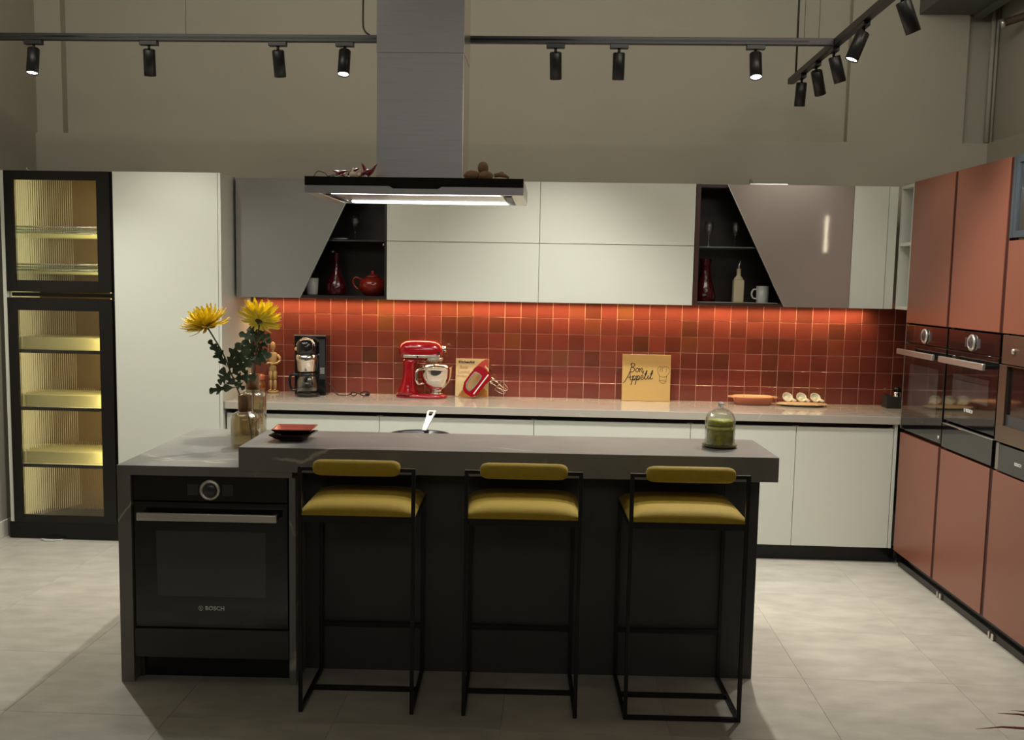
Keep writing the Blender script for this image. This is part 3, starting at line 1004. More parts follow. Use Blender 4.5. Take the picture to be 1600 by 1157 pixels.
# ================================================================== hood
t = thing('range_hood', 'steel and black range hood hanging over the island', 'hood', (1.22, -1.93, 0))
MB().box(-.182, .182, -.15, .15, 2.0, CEIL, .001).build('chimney', 'hoodsteel', t)
MB().box(-.184, .184, -.152, .152, 2.53, CEIL, .001).build('chimney_sleeve', 'hoodsteel', t)
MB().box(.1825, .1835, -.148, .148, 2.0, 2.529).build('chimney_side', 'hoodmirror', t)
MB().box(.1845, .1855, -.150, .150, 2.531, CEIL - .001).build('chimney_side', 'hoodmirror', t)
MB().box(-.45, .45, -.31, .28, 1.945, 1.999, .002).build('canopy', 'steel', t)
MB().prism([(-.45, 1.963), (-.10, 1.963), (-.085, 1.954), (.10, 1.954), (.115, 1.963), (.45, 1.963), (.45, 1.999), (-.45, 1.999)], -.326, -.3105).build('front_glass', 'oven', t)
MB().prism([(-.45, 1.933), (.45, 1.933), (.45, 1.9625), (.1155, 1.9625), (.1005, 1.9535), (-.0855, 1.9535), (-.1005, 1.9625), (-.45, 1.9625)], -.325, -.3105).build('front_strip', 'hoodsteel', t)
MB().prism([(-.448, -.309), (.448, -.309), (.448, .278), (-.448, .278)], 1.933, 1.9445, 'z', hole=[(-.40, -.285), (.40, -.285), (.40, .255), (-.40, .255)]).build('underside_rim', 'satin', t)
MB().box(-.36, .36, -.20, .17, 1.939, 1.9445).build('filter_plate', 'satin', t)
for sx in (-1, 1):
    MB().box(sx * .366, sx * .397, -.17, .17, 1.936, 1.9445).build('side_vent', 'black', t)
for y in (-.255, .21):
    MB().box(-.355, .355, y - .010, y + .010, 1.934, 1.9445, .002).build('light_bar', 'ledwhite', t)
for y in (-.255, .21):
    area('hood_light', (1.22, -1.93 + y, 1.926), (1.22, -1.93 + y, 0), .70, .025, 3.2, (.95, .97, 1), 170)

# ================================================================== track lights
TZ = 2.757
t = thing('light_track', 'long black ceiling light track running across the room', 'light track')
MB().box(XL + .002, 3.118, -1.318, -1.282, TZ - .016, TZ + .016, .001).build('rail', 'black', t)
MB().box(XL + .002, 3.0, -1.3195, -1.3182, TZ - .004, TZ + .004).build('rail_groove', 'plastic', t)
MB().tube(smooth_line([(.838, -1.3, CEIL), (.838, -1.3, 3.1), (.835, -1.3, 2.86), (.842, -1.3, 2.80), (.870, -1.3, 2.775)]), .005, 6).build('supply_cable', 'cord', t)
for x in (-.05, 2.98, 3.40 - .35):
    MB().tube([(x, -1.3, TZ + .016), (x, -1.3, CEIL)], .0011, 5).build('hanging_wire', 'cord', t)
t = thing('light_track', 'shorter black light track running towards the camera at upper right', 'light track')
MB().box(3.120, 3.156, -3.0, -.30, TZ - .016, TZ + .016, .001).build('rail', 'black', t)
MB().tube([(3.138, -.42, TZ + .016), (3.138, -.42, CEIL)], .006, 6).build('supply_cable', 'cord', t)


def spot(label, x, y, d, kind=None, along='x', size=1.0, group='black spotlights on the tracks', power=1.0, glow=True):
    """track spot hanging at (x, y); d = direction the barrel points"""
    t = thing('track_spotlight', label, 'spotlight', (x, y, TZ - .016), 0, group)
    if along == 'x':
        MB().box(-.045, .045, -.016, .016, -.022, .0, .002).build('adapter', 'black', t)
    else:
        MB().box(-.016, .016, -.045, .045, -.022, .0, .002).build('adapter', 'black', t)
    MB().tube([(0, 0, -.022), (0, 0, -.042)], .007, 8).build('arm', 'black', t)
    d = Vector(d).normalized()
    q = (-d).to_track_quat('Z', 'Y').to_matrix().to_4x4()
    top = Vector((0, 0, -.034)) + d * .006
    Mx = Matrix.Translation(top) @ q
    r, L = .0295, .128
    MB().lathe([(r - .004, 0), (r, -.004), (r, -L), (r - .003, -L), (r - .003, -L + .012)], M=Mx, n=28, cap=False).lathe([(0, 0), (r - .004, 0)], M=Mx, n=28, cap=False).build('barrel', 'black', t)
    MB().lathe([(0, -L + .006), (r - .0032, -L + .006)], M=Mx, n=24, cap=False).build('lens', 'lens' if glow else 'lensoff', t)
    if kind:
        e, cone, bl = SPOT[kind]
        l = D.lights.new('spot_lamp', 'SPOT')
        l.energy = e * power
        l.spot_size = radians(cone)
        l.spot_blend = bl
        l.color = (1, .96, .86)
        l.shadow_soft_size = .022
        o = D.objects.new('spot_lamp', l)
        COL.objects.link(o)
        o.parent = t
        o.location = top + d * (L + .004)
        o.rotation_euler = d.to_track_quat('-Z', 'Y').to_euler()
    return t


spot('black track spotlight, lit, leftmost above the display cabinet', -.825, -1.3, (0, -.18, -1), 'wide', power=.8)
spot('black track spotlight, second from the left, above the white larder', -.238, -1.3, (-.10, .33, -1), 'wall', glow=False, power=.5)
spot('black track spotlight, third from the left', .411, -1.3, (.0, .36, -1), 'wall', glow=False, power=.2)
spot('black track spotlight, lit, just left of the hood chimney', .746, -1.3, (0, -.30, -1), 'wide', power=.8)
spot('black track spotlight, first right of the hood chimney', 1.784, -1.3, (.03, .36, -1), 'wall', glow=False)
spot('black track spotlight, second right of the hood chimney', 2.093, -1.3, (.0, .13, -1), 'wall', glow=True, power=.8)
spot('black track spotlight, brightly lit, last on the long track', 2.751, -1.3, (0, -.34, -1), 'wide', power=1.0)
spot('black spotlight nearest the wall on the short track', 3.138, -.58, (-.02, .13, -1), 'wall', along='y', glow=True, power=.25)
spot('black spotlight second from the wall on the short track, tilted, unlit', 3.138, -.90, (.34, .42, -1.0), None, along='y', glow=False)
spot('black spotlight third from the wall on the short track, tilted', 3.138, -1.25, (.33, .12, -1), 'floor', along='y', glow=True, power=.1)
spot('black spotlight fourth from the wall on the short track, lit face showing', 3.138, -1.75, (-.38, -.02, -1), 'floor', along='y', power=.45)
spot('black spotlight fifth from the wall on the short track, aimed right', 3.138, -2.27, (.46, .14, -1), 'floor', along='y', glow=True, power=.4)

# ================================================================== things on the stone worktop
WZ = .8595

# wooden mannequin
t = thing('wooden_mannequin', 'pale jointed wooden artist mannequin figure standing by the left tiles', 'figure', (.050, -.085, WZ))
MB().lathe([(0, 0), (.034, 0), (.036, .004), (.036, .010), (.033, .014), (0, .014)], n=24).build('base', 'wood', t)
MB().tube([(.0, .014, .014), (.0, .014, .14)], .0022, 6).build('stand_rod', 'satin', t)
MB().lathe([(.012, .135), (.022, .142), (.024, .155), (.020, .168), (.012, .172)], sy=.7, n=16).build('pelvis', 'wood', t)
MB().lathe([(.010, .176), (.019, .180), (.021, .195), (.029, .225), (.031, .242), (.024, .254), (.008, .258)], sy=.62, n=16).build('torso', 'wood', t)
MB().lathe([(.006, .256), (.007, .268), (0, .270)], n=10).blob((0, 0, .295), .0165, .018, .027, n=14, m=9).build('head', 'wood', t)
for sx in (-1, 1):
    MB().lathe([(.0, .082), (.0095, .086), (.0125, .110), (.013, .130), (.008, .142), (0, .143)], c=(sx * .013, 0, 0), n=12).build('thigh', 'wood', t)
    MB().lathe([(.0, .022), (.007, .026), (.0105, .055), (.0095, .074), (.006, .081), (0, .082)], c=(sx * .0135, 0, 0), n=12).build('shin', 'wood', t)
    MB().blob((sx * .0135, -.010, .019), .008, .019, .0065).build('foot', 'wood', t)
MB().tube([(-.030, 0, .240), (-.040, -.004, .215), (-.044, -.010, .190)], [.008, .0085, .006], 10).build('upper_arm', 'wood', t)
MB().tube([(-.044, -.012, .188), (-.030, -.030, .186), (-.008, -.038, .192)], [.006, .0075, .005], 10).build('forearm', 'wood', t)
MB().tube([(.030, 0, .240), (.044, -.006, .222), (.050, -.012, .205)], [.008, .0085, .006], 10).build('upper_arm', 'wood', t)
MB().tube([(.050, -.014, .203), (.034, -.030, .190), (.010, -.036, .186)], [.006, .0075, .005], 10).build('forearm', 'wood', t)
for sx in (-1, 1):
    MB().blob((sx * .003, -.040, .190 if sx < 0 else .185), .010, .006, .006).build('hand', 'wood', t)

# amber jar
t = thing('amber_jar', 'small amber glass jar with orange lid behind the flower vase', 'jar', (-.020, -.16, WZ))
MB().lathe([(.030, 0), (.040, .006), (.042, .05), (.036, .075), (.030, .082), (.030, .092), (.027, .092), (.027, .08), (.038, .05), (.036, .01), (0, .006)], n=28).build('jar_body', 'amber', t)
MB().lathe([(.033, .088), (.036, .092), (.036, .114), (.030, .122), (0, .124)], n=28).build('lid', 'terradish', t)

# coffee maker
t = thing('coffee_maker', 'black filter coffee maker with domed top and glass carafe', 'coffee maker', (.305, -.15, WZ))
MB().box(-.098, .098, -.02, .12, 0, .372, .004).build('water_tank', 'plastic', t)
MB().box(-.099, .099, -.0225, -.0205, .366, .374).build('tank_trim', 'satin', t)
MB().lathe([(.060, 0), (.072, .002), (.073, .016), (.068, .022), (0, .022)], c=(0, -.085, 0), n=36).build('hotplate', 'plastic', t)
MB().lathe([(.05, .255), (.0585, .257), (.0585, .30), (.055, .324), (.044, .342), (.026, .352), (0, .355)], c=(-.01, -.072, 0), n=32).build('brew_dome', 'plastic', t)
MB().tube([(-.01 + .058 * cos(a), -.090, .298 + .058 * sin(a)) for a in [pi * k / 14 for k in range(1, 14)]], .0045, 8).build('dome_handle', 'chrome', t)
MB().lathe([(.052, .150), (.054, .158), (.060, .215), (.064, .222), (.066, .254), (.056, .256)], c=(-.01, -.072, 0), n=36).build('filter_holder', 'chrome', t)
MB().box(.058, .094, -.0215, -.0202, .10, .35).build('gauge_strip', 'disp', t)
for k in range(5):
    MB().box(.064, .090, -.0222, -.0216, .136 + .008 * k, .139 + .008 * k).build('print_line', 'logo', t)
MB().lathe([(.012, 0), (.012, .002), (0, .002)], M=T3(-.084, -.0205, .285) @ Matrix.Rotation(radians(90), 4, 'X'), n=18, sy=1.0).build('energy_sticker', 'paperbook', t)
c = MB().lathe([(.044, .024), (.060, .027), (.064, .05), (.062, .085), (.052, .115), (.048, .125), (.0455, .125), (.0495, .114), (.0595, .085), (.0615, .05), (.058, .030), (0, .028)], c=(-.004, -.083, 0), n=36).build('carafe', 'glass', t)
MB().lathe([(.0, .126), (.050, .126), (.051, .140), (.035, .146), (0, .146)], c=(-.004, -.083, 0), n=32).build('carafe_lid', 'plastic', t)
MB().tube(smooth_line([(-.052, -.088, .132), (-.085, -.092, .134), (-.106, -.095, .118), (-.108, -.095, .075), (-.100, -.093, .042), (-.078, -.090, .036), (-.062, -.088, .040)]), .0085, 10).build('carafe_handle', 'plastic', t)
text('KitchenAid', .0125, 'ink', 'brand_print', t, T3(-.012, -.1385, .238) @ FACE_Y, bold=.0003)
# its power cord, tied in a bundle
cordp = [(.105, .0, .075), (.118, -.005, .070), (.145, -.03, .045), (.175, -.05, .012), (.215, -.05, .006), (.245, -.05, .008), (.262, -.055, .018),
         (.280, -.06, .030), (.300, -.06, .020), (.285, -.055, .006), (.262, -.05, .010), (.275, -.05, .028), (.31, -.05, .018), (.34, -.05, .008), (.365, -.05, .016),
         (.358, -.052, .034), (.33, -.055, .028), (.322, -.05, .012), (.35, -.048, .006), (.375, -.05, .014), (.37, -.05, .030), (.345, -.055, .036), (.33, -.05, .02)]
MB().tube(smooth_line(cordp, 5), .0032, 7).build('power_cord', 'cord', t)
MB().box(.352, .378, -.066, -.050, .006, .020, .003).build('plug', 'plastic', t)

# stand mixer
t = thing('stand_mixer', 'glossy red stand mixer with steel bowl on the worktop', 'mixer', (1.00, -.155, WZ))
n = 28
base = MB()
vs, fs = [], []
secs = [(0, 1.0, 1.0, 0), (.010, 1.0, 1.0, 0), (.020, .96, .93, 0), (.026, .88, .84, 0)]


def foot_outline(k, f, g):
    a = 2 * pi * k / 40
    x = cos(a)
    w = .062 + .048 * (.5 - .5 * cos(2 * a)) * 0 + .0
    # wide foot: broad at both ends
    X = .160 * x * f
    Y = (.085 if x > 0 else .072) * (abs(sin(a)) ** .75) * (1 if sin(a) > 0 else -1) * g
    return (X - .0, Y)


for z, f, g, _ in secs:
    vs += [(*foot_outline(k, f, g), z) for k in range(40)]
for i in range(3):
    for k in range(40):
        fs.append((i * 40 + k, i * 40 + (k + 1) % 40, (i + 1) * 40 + (k + 1) % 40, (i + 1) * 40 + k))
fs.append(tuple(range(120, 160)))
fs.append(tuple(range(39, -1, -1)))
base._add(vs, fs, True)
base.build('foot', 'red', t)
# column: flares into the foot and into the head
col = [(-.085, .075, .070, .018), (-.087, .060, .056, .045), (-.084, .046, .050, .085), (-.080, .040, .046, .13), (-.078, .038, .045, .18), (-.074, .046, .048, .215), (-.068, .058, .050, .238)]
vs, fs = [], []
for cx, a_, b_, z in col:
    vs += [(cx + a_ * cos(2 * pi * k / 24), b_ * sin(2 * pi * k / 24), z) for k in range(24)]
for i in range(len(col) - 1):
    for k in range(24):
        fs.append((i * 24 + k, i * 24 + (k + 1) % 24, (i + 1) * 24 + (k + 1) % 24, (i + 1) * 24 + k))
fs += [tuple(range(23, -1, -1)), tuple(range((len(col) - 1) * 24, len(col) * 24))]
mb = MB()
mb._add(vs, fs, True)
mb.build('column', 'red', t)
# head: long capsule
prof = []
xs_ = [(-.146, 0), (-.145, .018), (-.138, .036), (-.122, .052), (-.098, .062), (-.06, .067), (0, .0675), (.05, .066), (.085, .060), (.108, .050), (.122, .038), (.128, .026), (.130, 0)]
Rx = Matrix.Rotation(radians(90), 4, 'Y')
mb = MB().lathe([(r, x) for x, r in xs_], M=T3(0, 0, .290) @ Matrix.Rotation(radians(90), 4, 'Y'), n=32, sy=.92)
mb.build('head', 'red', t)
MB().box(-.108, .115, -.0605, .0605, .248, .266, .004, seg=2).build('trim_band', 'satin', t)
MB().lathe([(.052, .225), (.056, .240), (.056, .248), (0, .248)], c=(.075, 0, 0), n=28).lathe([(.018, .21), (.022, .226), (0, .226)], c=(.075, 0, 0), n=20).build('planetary_hub', 'satin', t)
MB().lathe([(.0, .120), (.020, .120), (.022, .126), (.020, .146), (.016, .150), (0, .150)], M=T3(0, 0, .302) @ Rx, n=22).build('attachment_cap', 'chrome', t)
MB().lathe([(.0045, 0), (.0045, .02), (.008, .024), (.008, .032), (0, .034)], M=T3(.112, -.052, .282) @ Matrix.Rotation(radians(90), 4, 'X'), n=12).build('hub_knob', 'plastic', t)
MB().lathe([(.004, 0), (.004, .010), (.006, .012), (0, .014)], M=T3(-.02, -.060, .256) @ Matrix.Rotation(radians(90), 4, 'X'), n=12).build('speed_lever', 'plastic', t)
bowl = [(.030, .034), (.034, .036), (.034, .046), (.040, .056), (.062, .070), (.082, .098), (.093, .135), (.096, .175), (.098, .192), (.1005, .193), (.1005, .198), (.096, .198), (.0935, .175), (.090, .135), (.079, .10), (.06, .073), (0, .066)]
MB().lathe(bowl, c=(.088, -.012, 0), n=44).build('bowl', 'chrome', t)
MB().lathe([(.045, .026), (.046, .030), (.036, .034), (.034, .035), (0, .035)], c=(.088, -.012, 0), n=32).build('bowl_plate', 'chrome', t)
MB().tube(smooth_line([(.014, -.070, .182), (-.010, -.095, .180), (-.022, -.105, .160), (-.020, -.105, .115), (-.008, -.095, .092), (.018, -.072, .094)]), [.007] * 21, 10).build('bowl_handle', 'chrome', t)
MB().tube([(.075, 0, .212), (.078, -.005, .10)], .006, 8).build('beater_shaft', 'satin', t)

# cookbook leaning at the tiles
t = thing('cookbook', 'cream and red cookbook standing upright next to the red mixer', 'book', (1.302, -.052, WZ))
t.rotation_euler = (radians(-6), 0, radians(-1))
MB().box(-.103, .103, -.014, -.0115, .0, .238, .0006).box(-.103, .103, .0115, .014, .0, .238, .0006).box(-.1035, -.1005, -.0125, .0125, 0, .238).build('cover', 'paperbook', t)
MB().box(-.099, .098, -.011, .011, .003, .234).build('pages', 'pages', t)
MB().prism([(.005, .170), (.030, .195), (.060, .222), (.085, .236), (.102, .236), (.102, .175), (.085, .200), (.060, .165)], -.0146, -.0141).build('red_print', 'bookred', t)
MB().prism([(.070, .196), (.096, .172), (.101, .140), (.080, .130), (.05, .150)], -.0146, -.0141).build('red_print', 'bookred', t)
MB().prism([(-.085, .003), (-.060, .040), (-.030, .050), (.0, .030), (.03, .055), (.07, .060), (.100, .035), (.100, .003)], -.0146, -.0141).build('food_print', 'bookorange', t)
text('KitchenAid', .022, 'ink', 'title', t, T3(-.036, -.0146, .216) @ FACE_Y, bold=.0008)
text('Best', .030, 'booktext', 'title', t, T3(-.052, -.0146, .183) @ FACE_Y)
text('Loved', .030, 'booktext', 'title', t, T3(-.052, -.0146, .155) @ FACE_Y)
text('Recipes', .020, 'booktext', 'title', t, T3(-.062, -.0146, .128) @ FACE_Y)

# hand mixer leaning at the book
t = thing('hand_mixer', 'red hand mixer with wire beaters tilted against the cookbook', 'mixer', (1.345, -.125, WZ + .112))
t.rotation_euler = (radians(-8), radians(-2), 0)
Rm = Matrix.Rotation(radians(-53), 4, 'Y')


def rot2(pts, a=radians(38)):
    # local frame: x along the body (handle end to motor), rotated so the body rises to the right
    return [(p[0] * cos(a) - p[1] * sin(a), p[0] * sin(a) + p[1] * cos(a)) for p in pts]


A0 = radians(52)
outer = [(-.108, -.030), (-.112, .010), (-.100, .040), (-.060, .058), (.0, .060), (.052, .058), (.074, .045), (.082, .015), (.080, -.035), (.060, -.056), (-.02, -.058), (-.085, -.052)]
inner = [(-.080, -.002), (-.082, .010), (-.076, .026), (-.055, .040), (-.010, .042), (.020, .041), (.030, .034), (.033, .015), (.030, -.002), (.018, -.008), (-.02, -.010), (-.06, -.008)]
MB().prism(rot2(outer, A0), -.030, .030, hole=rot2(inner, A0)).build('body', 'red', t)
rim_o = [(p[0] * 1.10 + .002, p[1] * 1.18 - .002) for p in inner]
MB().prism(rot2(rim_o, A0), -.0325, -.0302, hole=rot2(inner, A0)).build('handle_rim', 'steel', t)
MB().prism(rot2([(-.085, -.037), (.066, -.037), (.066, -.030), (-.085, -.030)], A0), -.032, -.0302).build('trim_stripe', 'logo', t)
d0 = rot2([(.052, -.060), (.052, -.075)], A0)
hb = MB()
for dx, yy in ((.038, -.010), (.062, .010)):
    a_, b_ = rot2([(dx, -.055), (dx, -.085)], A0)
    hb = MB().tube([(a_[0], yy, a_[1]), (b_[0], yy, b_[1])], .007, 10)
    hb.build('beater_socket', 'chrome', t)
    wr = MB()
    p0, p1, p2 = rot2([(dx, -.080), (dx, -.122), (dx, -.175)], A0)
    wr.tube([(p0[0], yy, p0[1]), (p1[0], yy, p1[1])], .0022, 6)
    for k in range(2):
        pts = []
        for j in range(15):
            u = j / 14
            L = -.120 - .062 * sin(pi * u) ** .8
            w = .020 * cos(pi * u)
            q = rot2([(dx + (w if k == 0 else 0), L)], A0)[0]
            pts.append((q[0], yy + (w if k == 1 else 0), q[1]))
        pts = [(p1[0], yy, p1[1])] + pts + [(p1[0], yy, p1[1])]
        wr.tube(pts, .0016, 5)
    wr.build('beater', 'chrome', t)

# sign board with handwriting
t = thing('sign_board', 'square wooden board reading Bon Appétit with a drawn chef hat', 'sign', (2.386, -.072, WZ))
t.rotation_euler = (radians(-3.5), 0, radians(1))
MB().box(-.149, .149, -.009, .009, 0, .288, .0015).build('board', 'board', t)


def write(strokes, x, z, s, name='lettering', w=.0045, sh=.12):
    for st in strokes:
        pts = [(x + (p[0] + sh * p[1]) * s, -.0092, z + p[1] * s) for p in st]
        pts = smooth_line(pts, 5)
        MB().ribbon(pts, w, (0, -1, 0)).build(name, 'ink', t)


# letters in unit height 1 (x, z)
B_ = [[(.05, 1.05), (.12, 1.0), (.10, .5), (.06, 0)], [(-.02, .9), (.2, 1.05), (.48, .95), (.42, .68), (.16, .56), (.45, .50), (.55, .28), (.38, .05), (.06, .0)]]
o_ = [[(.28, .5), (.08, .42), (.04, .18), (.18, .02), (.34, .12), (.36, .36), (.24, .5), (.30, .40), (.48, .42)]]
n_ = [[(.0, .48), (.06, .30), (.04, .02), (.10, .32), (.24, .50), (.32, .40), (.30, .12), (.40, .02), (.56, .20)]]
p_ = [[(.0, .30), (.10, .48), (.08, .1), (.02, -.48), (-.02, -.52), (.05, -.30), (.12, .2), (.24, .46), (.38, .36), (.32, .10), (.12, .02), (.3, .0), (.48, .16)]]
e_ = [[(.04, .20), (.26, .28), (.28, .44), (.14, .48), (.04, .26), (.12, .04), (.3, .04), (.46, .22)], [(.14, .66), (.30, .82)]]
t_ = [[(.0, .16), (.16, .5), (.24, .92), (.18, .98), (.10, .6), (.10, .1), (.2, .0), (.36, .16)], [(-.02, .60), (.30, .66)]]
i_ = [[(.02, .16), (.10, .44), (.08, .12), (.16, .02), (.30, .16)], [(.14, .64), (.16, .66)]]
A_ = [[(-.42, -.28), (-.30, -.24), (-.08, .2), (.18, .95), (.22, 1.0), (.26, .5), (.36, .04), (.48, .10)], [(-.02, .36), (.20, .30), (.42, .40)]]


def word(letters, x, z, s, slope=0.0):
    for L, adv in letters:
        write([[(p[0], p[1]) for p in st] for st in L], x, z, s)
        x += adv * s
        z += slope * adv * s


word([(B_, .66), (o_, .46), (n_, .5)], -.104, .178, .052)
word([(A_, .50), (p_, .46), (p_, .48), (e_, .42), (t_, .36), (i_, .28), (t_, .3)], -.118, .128, .055, .06)
# chef hat drawing
hat = [[(0, 0), (.02, .30), (-.12, .55), (-.14, .85), (.05, 1.0), (.22, .92), (.36, 1.02), (.52, .96), (.66, .98), (.82, .84), (.84, .62), (.70, .40), (.62, .32), (.58, -.04)],
       [(0, 0), (.18, -.14), (.40, -.18), (.58, -.04), (.40, -.02), (.18, .04), (0, 0)], [(.02, .30), (.20, .26), (.42, .26), (.62, .32)],
       [(.10, .90), (.04, .76), (.06, .62)], [(.30, .92), (.22, .78), (.24, .60)], [(.62, .90), (.60, .76), (.54, .62)]]
for st in hat:
    pts = smooth_line([(.080 + p[0] * .072, -.0092, .128 + p[1] * .088) for p in st], 4)
    MB().ribbon(pts, .0022, (0, -1, 0)).build('hat_drawing', 'ink', t)

# terracotta baking dish


def oval(prof, a, b, n=44, p=2.0, c=(0, 0, 0)):
    """stack of ovals: prof of (grow, z); superellipse exponent p"""
    vs, fs = [], []
    for g, z in prof:
        for k in range(n):
            th = 2 * pi * k / n
            cx_, sx_ = cos(th), sin(th)
            vs.append((c[0] + (a + g) * math.copysign(abs(cx_) ** (2 / p), cx_), c[1] + (b + g) * math.copysign(abs(sx_) ** (2 / p), sx_), c[2] + z))
    m = len(prof)
    for i in range(m - 1):
        for k in range(n):
            fs.append((i * n + k, i * n + (k + 1) % n, (i + 1) * n + (k + 1) % n, (i + 1) * n + k))
    fs.append(tuple(range(n - 1, -1, -1)))
    fs.append(tuple(range((m - 1) * n, m * n)))
    return vs, fs


t = thing('baking_dish', 'oval terracotta baking dish with peach interior and two handles', 'dish', (3.035, -.115, WZ))
mb = MB()
mb._add(*oval([(-.008, 0), (0, .002), (.016, .042), (.018, .046)], .105, .062, p=3), True)
mb.build('dish_body', 'terradish', t)
mb = MB()
mb._add(*oval([(.018, .0462), (.019, .050), (.015, .052), (.010, .048), (-.004, .014), (-.01, .012)], .105, .062, p=3), True)
mb.build('glazed_inside', 'creamin', t)
for sx in (-1, 1):
    MB().prism([(sx * .118, -.045), (sx * .142, -.030), (sx * .152, 0), (sx * .142, .030), (sx * .118, .045)], .043, .050, 'z').build('handle', 'creamin', t)
# serving plate with three tilted little bowls
t = thing('serving_plate', 'long oval cream plate beside the terracotta baking dish', 'plate', (3.325, -.15, WZ))
t.rotation_euler = (0, 0, radians(-3))
mb = MB()
mb._add(*oval([(-.045, 0), (-.03, .001), (.0, .012), (.004, .015), (0, .017), (-.03, .008), (-.05, .006)], .150, .070, p=2.2), True)
mb.build('plate_body', 'cream', t)
for k, x in enumerate((-.088, -.004, .080)):
    b = thing('tasting_spoon', 'ivory ceramic tasting spoon leaning on the oval plate, ' + ['leftmost of three', 'middle of three', 'rightmost of three'][k], 'spoon',
              (3.325 + x, -.152 + .003 * k, WZ + .052), 0, 'ceramic spoons on the oval plate')
    b.rotation_euler = (radians(48), radians(6), radians(8))
    b.scale = (1.05, 1.05, 1.05)
    MB().lathe([(0, -.016), (.018, -.014), (.028, -.006), (.031, .006), (.029, .007), (.026, -.003), (.016, -.010), (.012, -.006), (0, -.005)], n=28).build('bowl', 'bowlcream', b)
    MB().tube([(.024, -.014, .003), (.034, -.024, .008), (.042, -.030, .016)], [.010, .008, .006], 8).build('handle', 'bowlcream', b)
# dark tray with small jar at the corner
t = thing('square_tray', 'small charcoal square box on the worktop near the ovens', 'box', (3.915, -.115, WZ))
MB().prism([(-.085, -.05), (.085, -.05), (.085, .05), (-.085, .05)], 0, .072, 'z', hole=[(-.077, -.042), (.077, -.042), (.077, .042), (-.077, .042)]).box(-.077, .077, -.042, .042, .0, .006).build('box_body', 'darkbox', t)
t = thing('spice_jar', 'small glass spice jar with dark lid inside the charcoal box', 'jar', (3.905, -.115, WZ + .0065))
MB().lathe([(0, 0), (.024, 0), (.026, .01), (.026, .085), (.021, .093), (0, .093)], n=24).build('jar_body', 'chrome', t)
MB().lathe([(.024, .094), (.024, .115), (.02, .118), (0, .118)], n=24).build('lid', 'plastic', t)

# ================================================================== things in the black niches
NZ = UZ0 + .0185
t = thing('white_cup', 'white porcelain tumbler half hidden by the slanted grey door', 'cup', (.335, -.24, NZ))
MB().lathe([(0, .0), (.030, 0), (.034, .006), (.040, .100), (.038, .101), (.031, .008), (0, .006)], n=28).build('cup_body', 'whitecer', t)
t = thing('glass_decanter', 'ruby red glass decanter with slim neck, left niche', 'decanter', (.475, -.20, NZ))
MB().lathe([(0, 0), (.052, 0), (.060, .01), (.062, .05), (.050, .09), (.028, .125), (.014, .165), (.012, .205), (.018, .235), (.022, .245), (.018, .262), (.008, .268), (0, .268)], n=24).build('bottle', 'redglass', t)
MB().blob((-.018, -.004, .262), .010, .007, .006).build('spout', 'whitecer', t)
t = thing('teapot', 'red ceramic teapot with curved handle, left black niche', 'teapot', (.700, -.20, NZ))
MB().lathe([(.040, 0), (.052, .003), (.078, .030), (.088, .060), (.080, .090), (.058, .108), (.040, .112), (0, .112)], n=36).build('pot_body', 'redcer', t)
MB().lathe([(.042, .112), (.044, .116), (.032, .126), (.012, .131), (.009, .136), (.016, .144), (.012, .152), (0, .153)], n=28).build('lid', 'redcer', t)
MB().tube(smooth_line([(-.070, -.01, .098), (-.100, -.012, .110), (-.118, -.014, .092), (-.112, -.014, .060), (-.086, -.012, .034)]), .0065, 10).build('handle', 'redcer', t)
MB().tube(smooth_line([(.070, 0, .050), (.088, .004, .070), (.096, .006, .095), (.100, .008, .108)]), [.018] * 4 + [.013] * 4 + [.009] * 5, 12).build('spout', 'redcer', t)
t = thing('saucer', 'white saucer edge on the dark shelf, left niche', 'saucer', (.500, -.22, UM + .0045))
MB().lathe([(0, 0), (.03, 0), (.05, .010), (.052, .013), (.03, .004), (0, .003)], n=28).build('saucer_body', 'whitecer', t)
t = thing('wine_glass', 'small clear stemmed glass lying deep on the left niche shelf', 'glass', (.592, -.20, UM + .0045))
wg = [(0, 0), (.030, 0), (.030, .002), (.006, .006), (.0035, .02), (.0035, .065), (.012, .075), (.024, .095), (.027, .12), (.023, .150), (.0215, .150), (.0255, .12), (.022, .096), (.0, .078)]
MB().lathe(wg, n=24).build('glass_body', 'glass', t)
for k, (x, y) in enumerate(((2.715, -.22), (2.872, -.21))):
    t = thing('wine_glass', ['clear stemmed glass on the right niche shelf, above the red carafe', 'clear stemmed glass on the right niche shelf, beside the slanted door'][k], 'glass', (x, y, UM + .0005), 0, 'stemmed glasses in the right niche')
    MB().lathe(wg, n=24).build('glass_body', 'glass', t)
t = thing('carafe', 'dark red glass carafe with flared foot, right niche', 'carafe', (2.705, -.20, NZ))
MB().lathe([(0, 0), (.062, 0), (.066, .012), (.064, .05), (.048, .10), (.034, .15), (.029, .20), (.032, .235), (.038, .250), (.036, .256), (.028, .252), (0, .245)], n=24).build('bottle', 'redglass', t)
t = thing('oil_bottle', 'beige square-shouldered oil bottle with pouring spout, right niche', 'bottle', (2.902, -.21, NZ))
MB().box(-.031, .031, -.031, .031, 0, .135, .006, seg=2).lathe([(.030, .132), (.026, .146), (.014, .158), (.0125, .165), (.0125, .198), (.014, .2), (0, .2)], n=24).build('bottle', 'bottlecream', t)
MB().tube([(0, 0, .198), (0, 0, .22), (.008, -.002, .248)], [.0065, .005, .0025], 8).build('spout', 'satin', t)
t = thing('mug', 'grey white mug with round handle, right niche', 'mug', (3.045, -.22, NZ))
MB().lathe([(0, 0), (.034, 0), (.036, .004), (.037, .100), (.0345, .101), (.033, .008), (0, .006)], n=30).build('mug_body', 'whitecer', t)
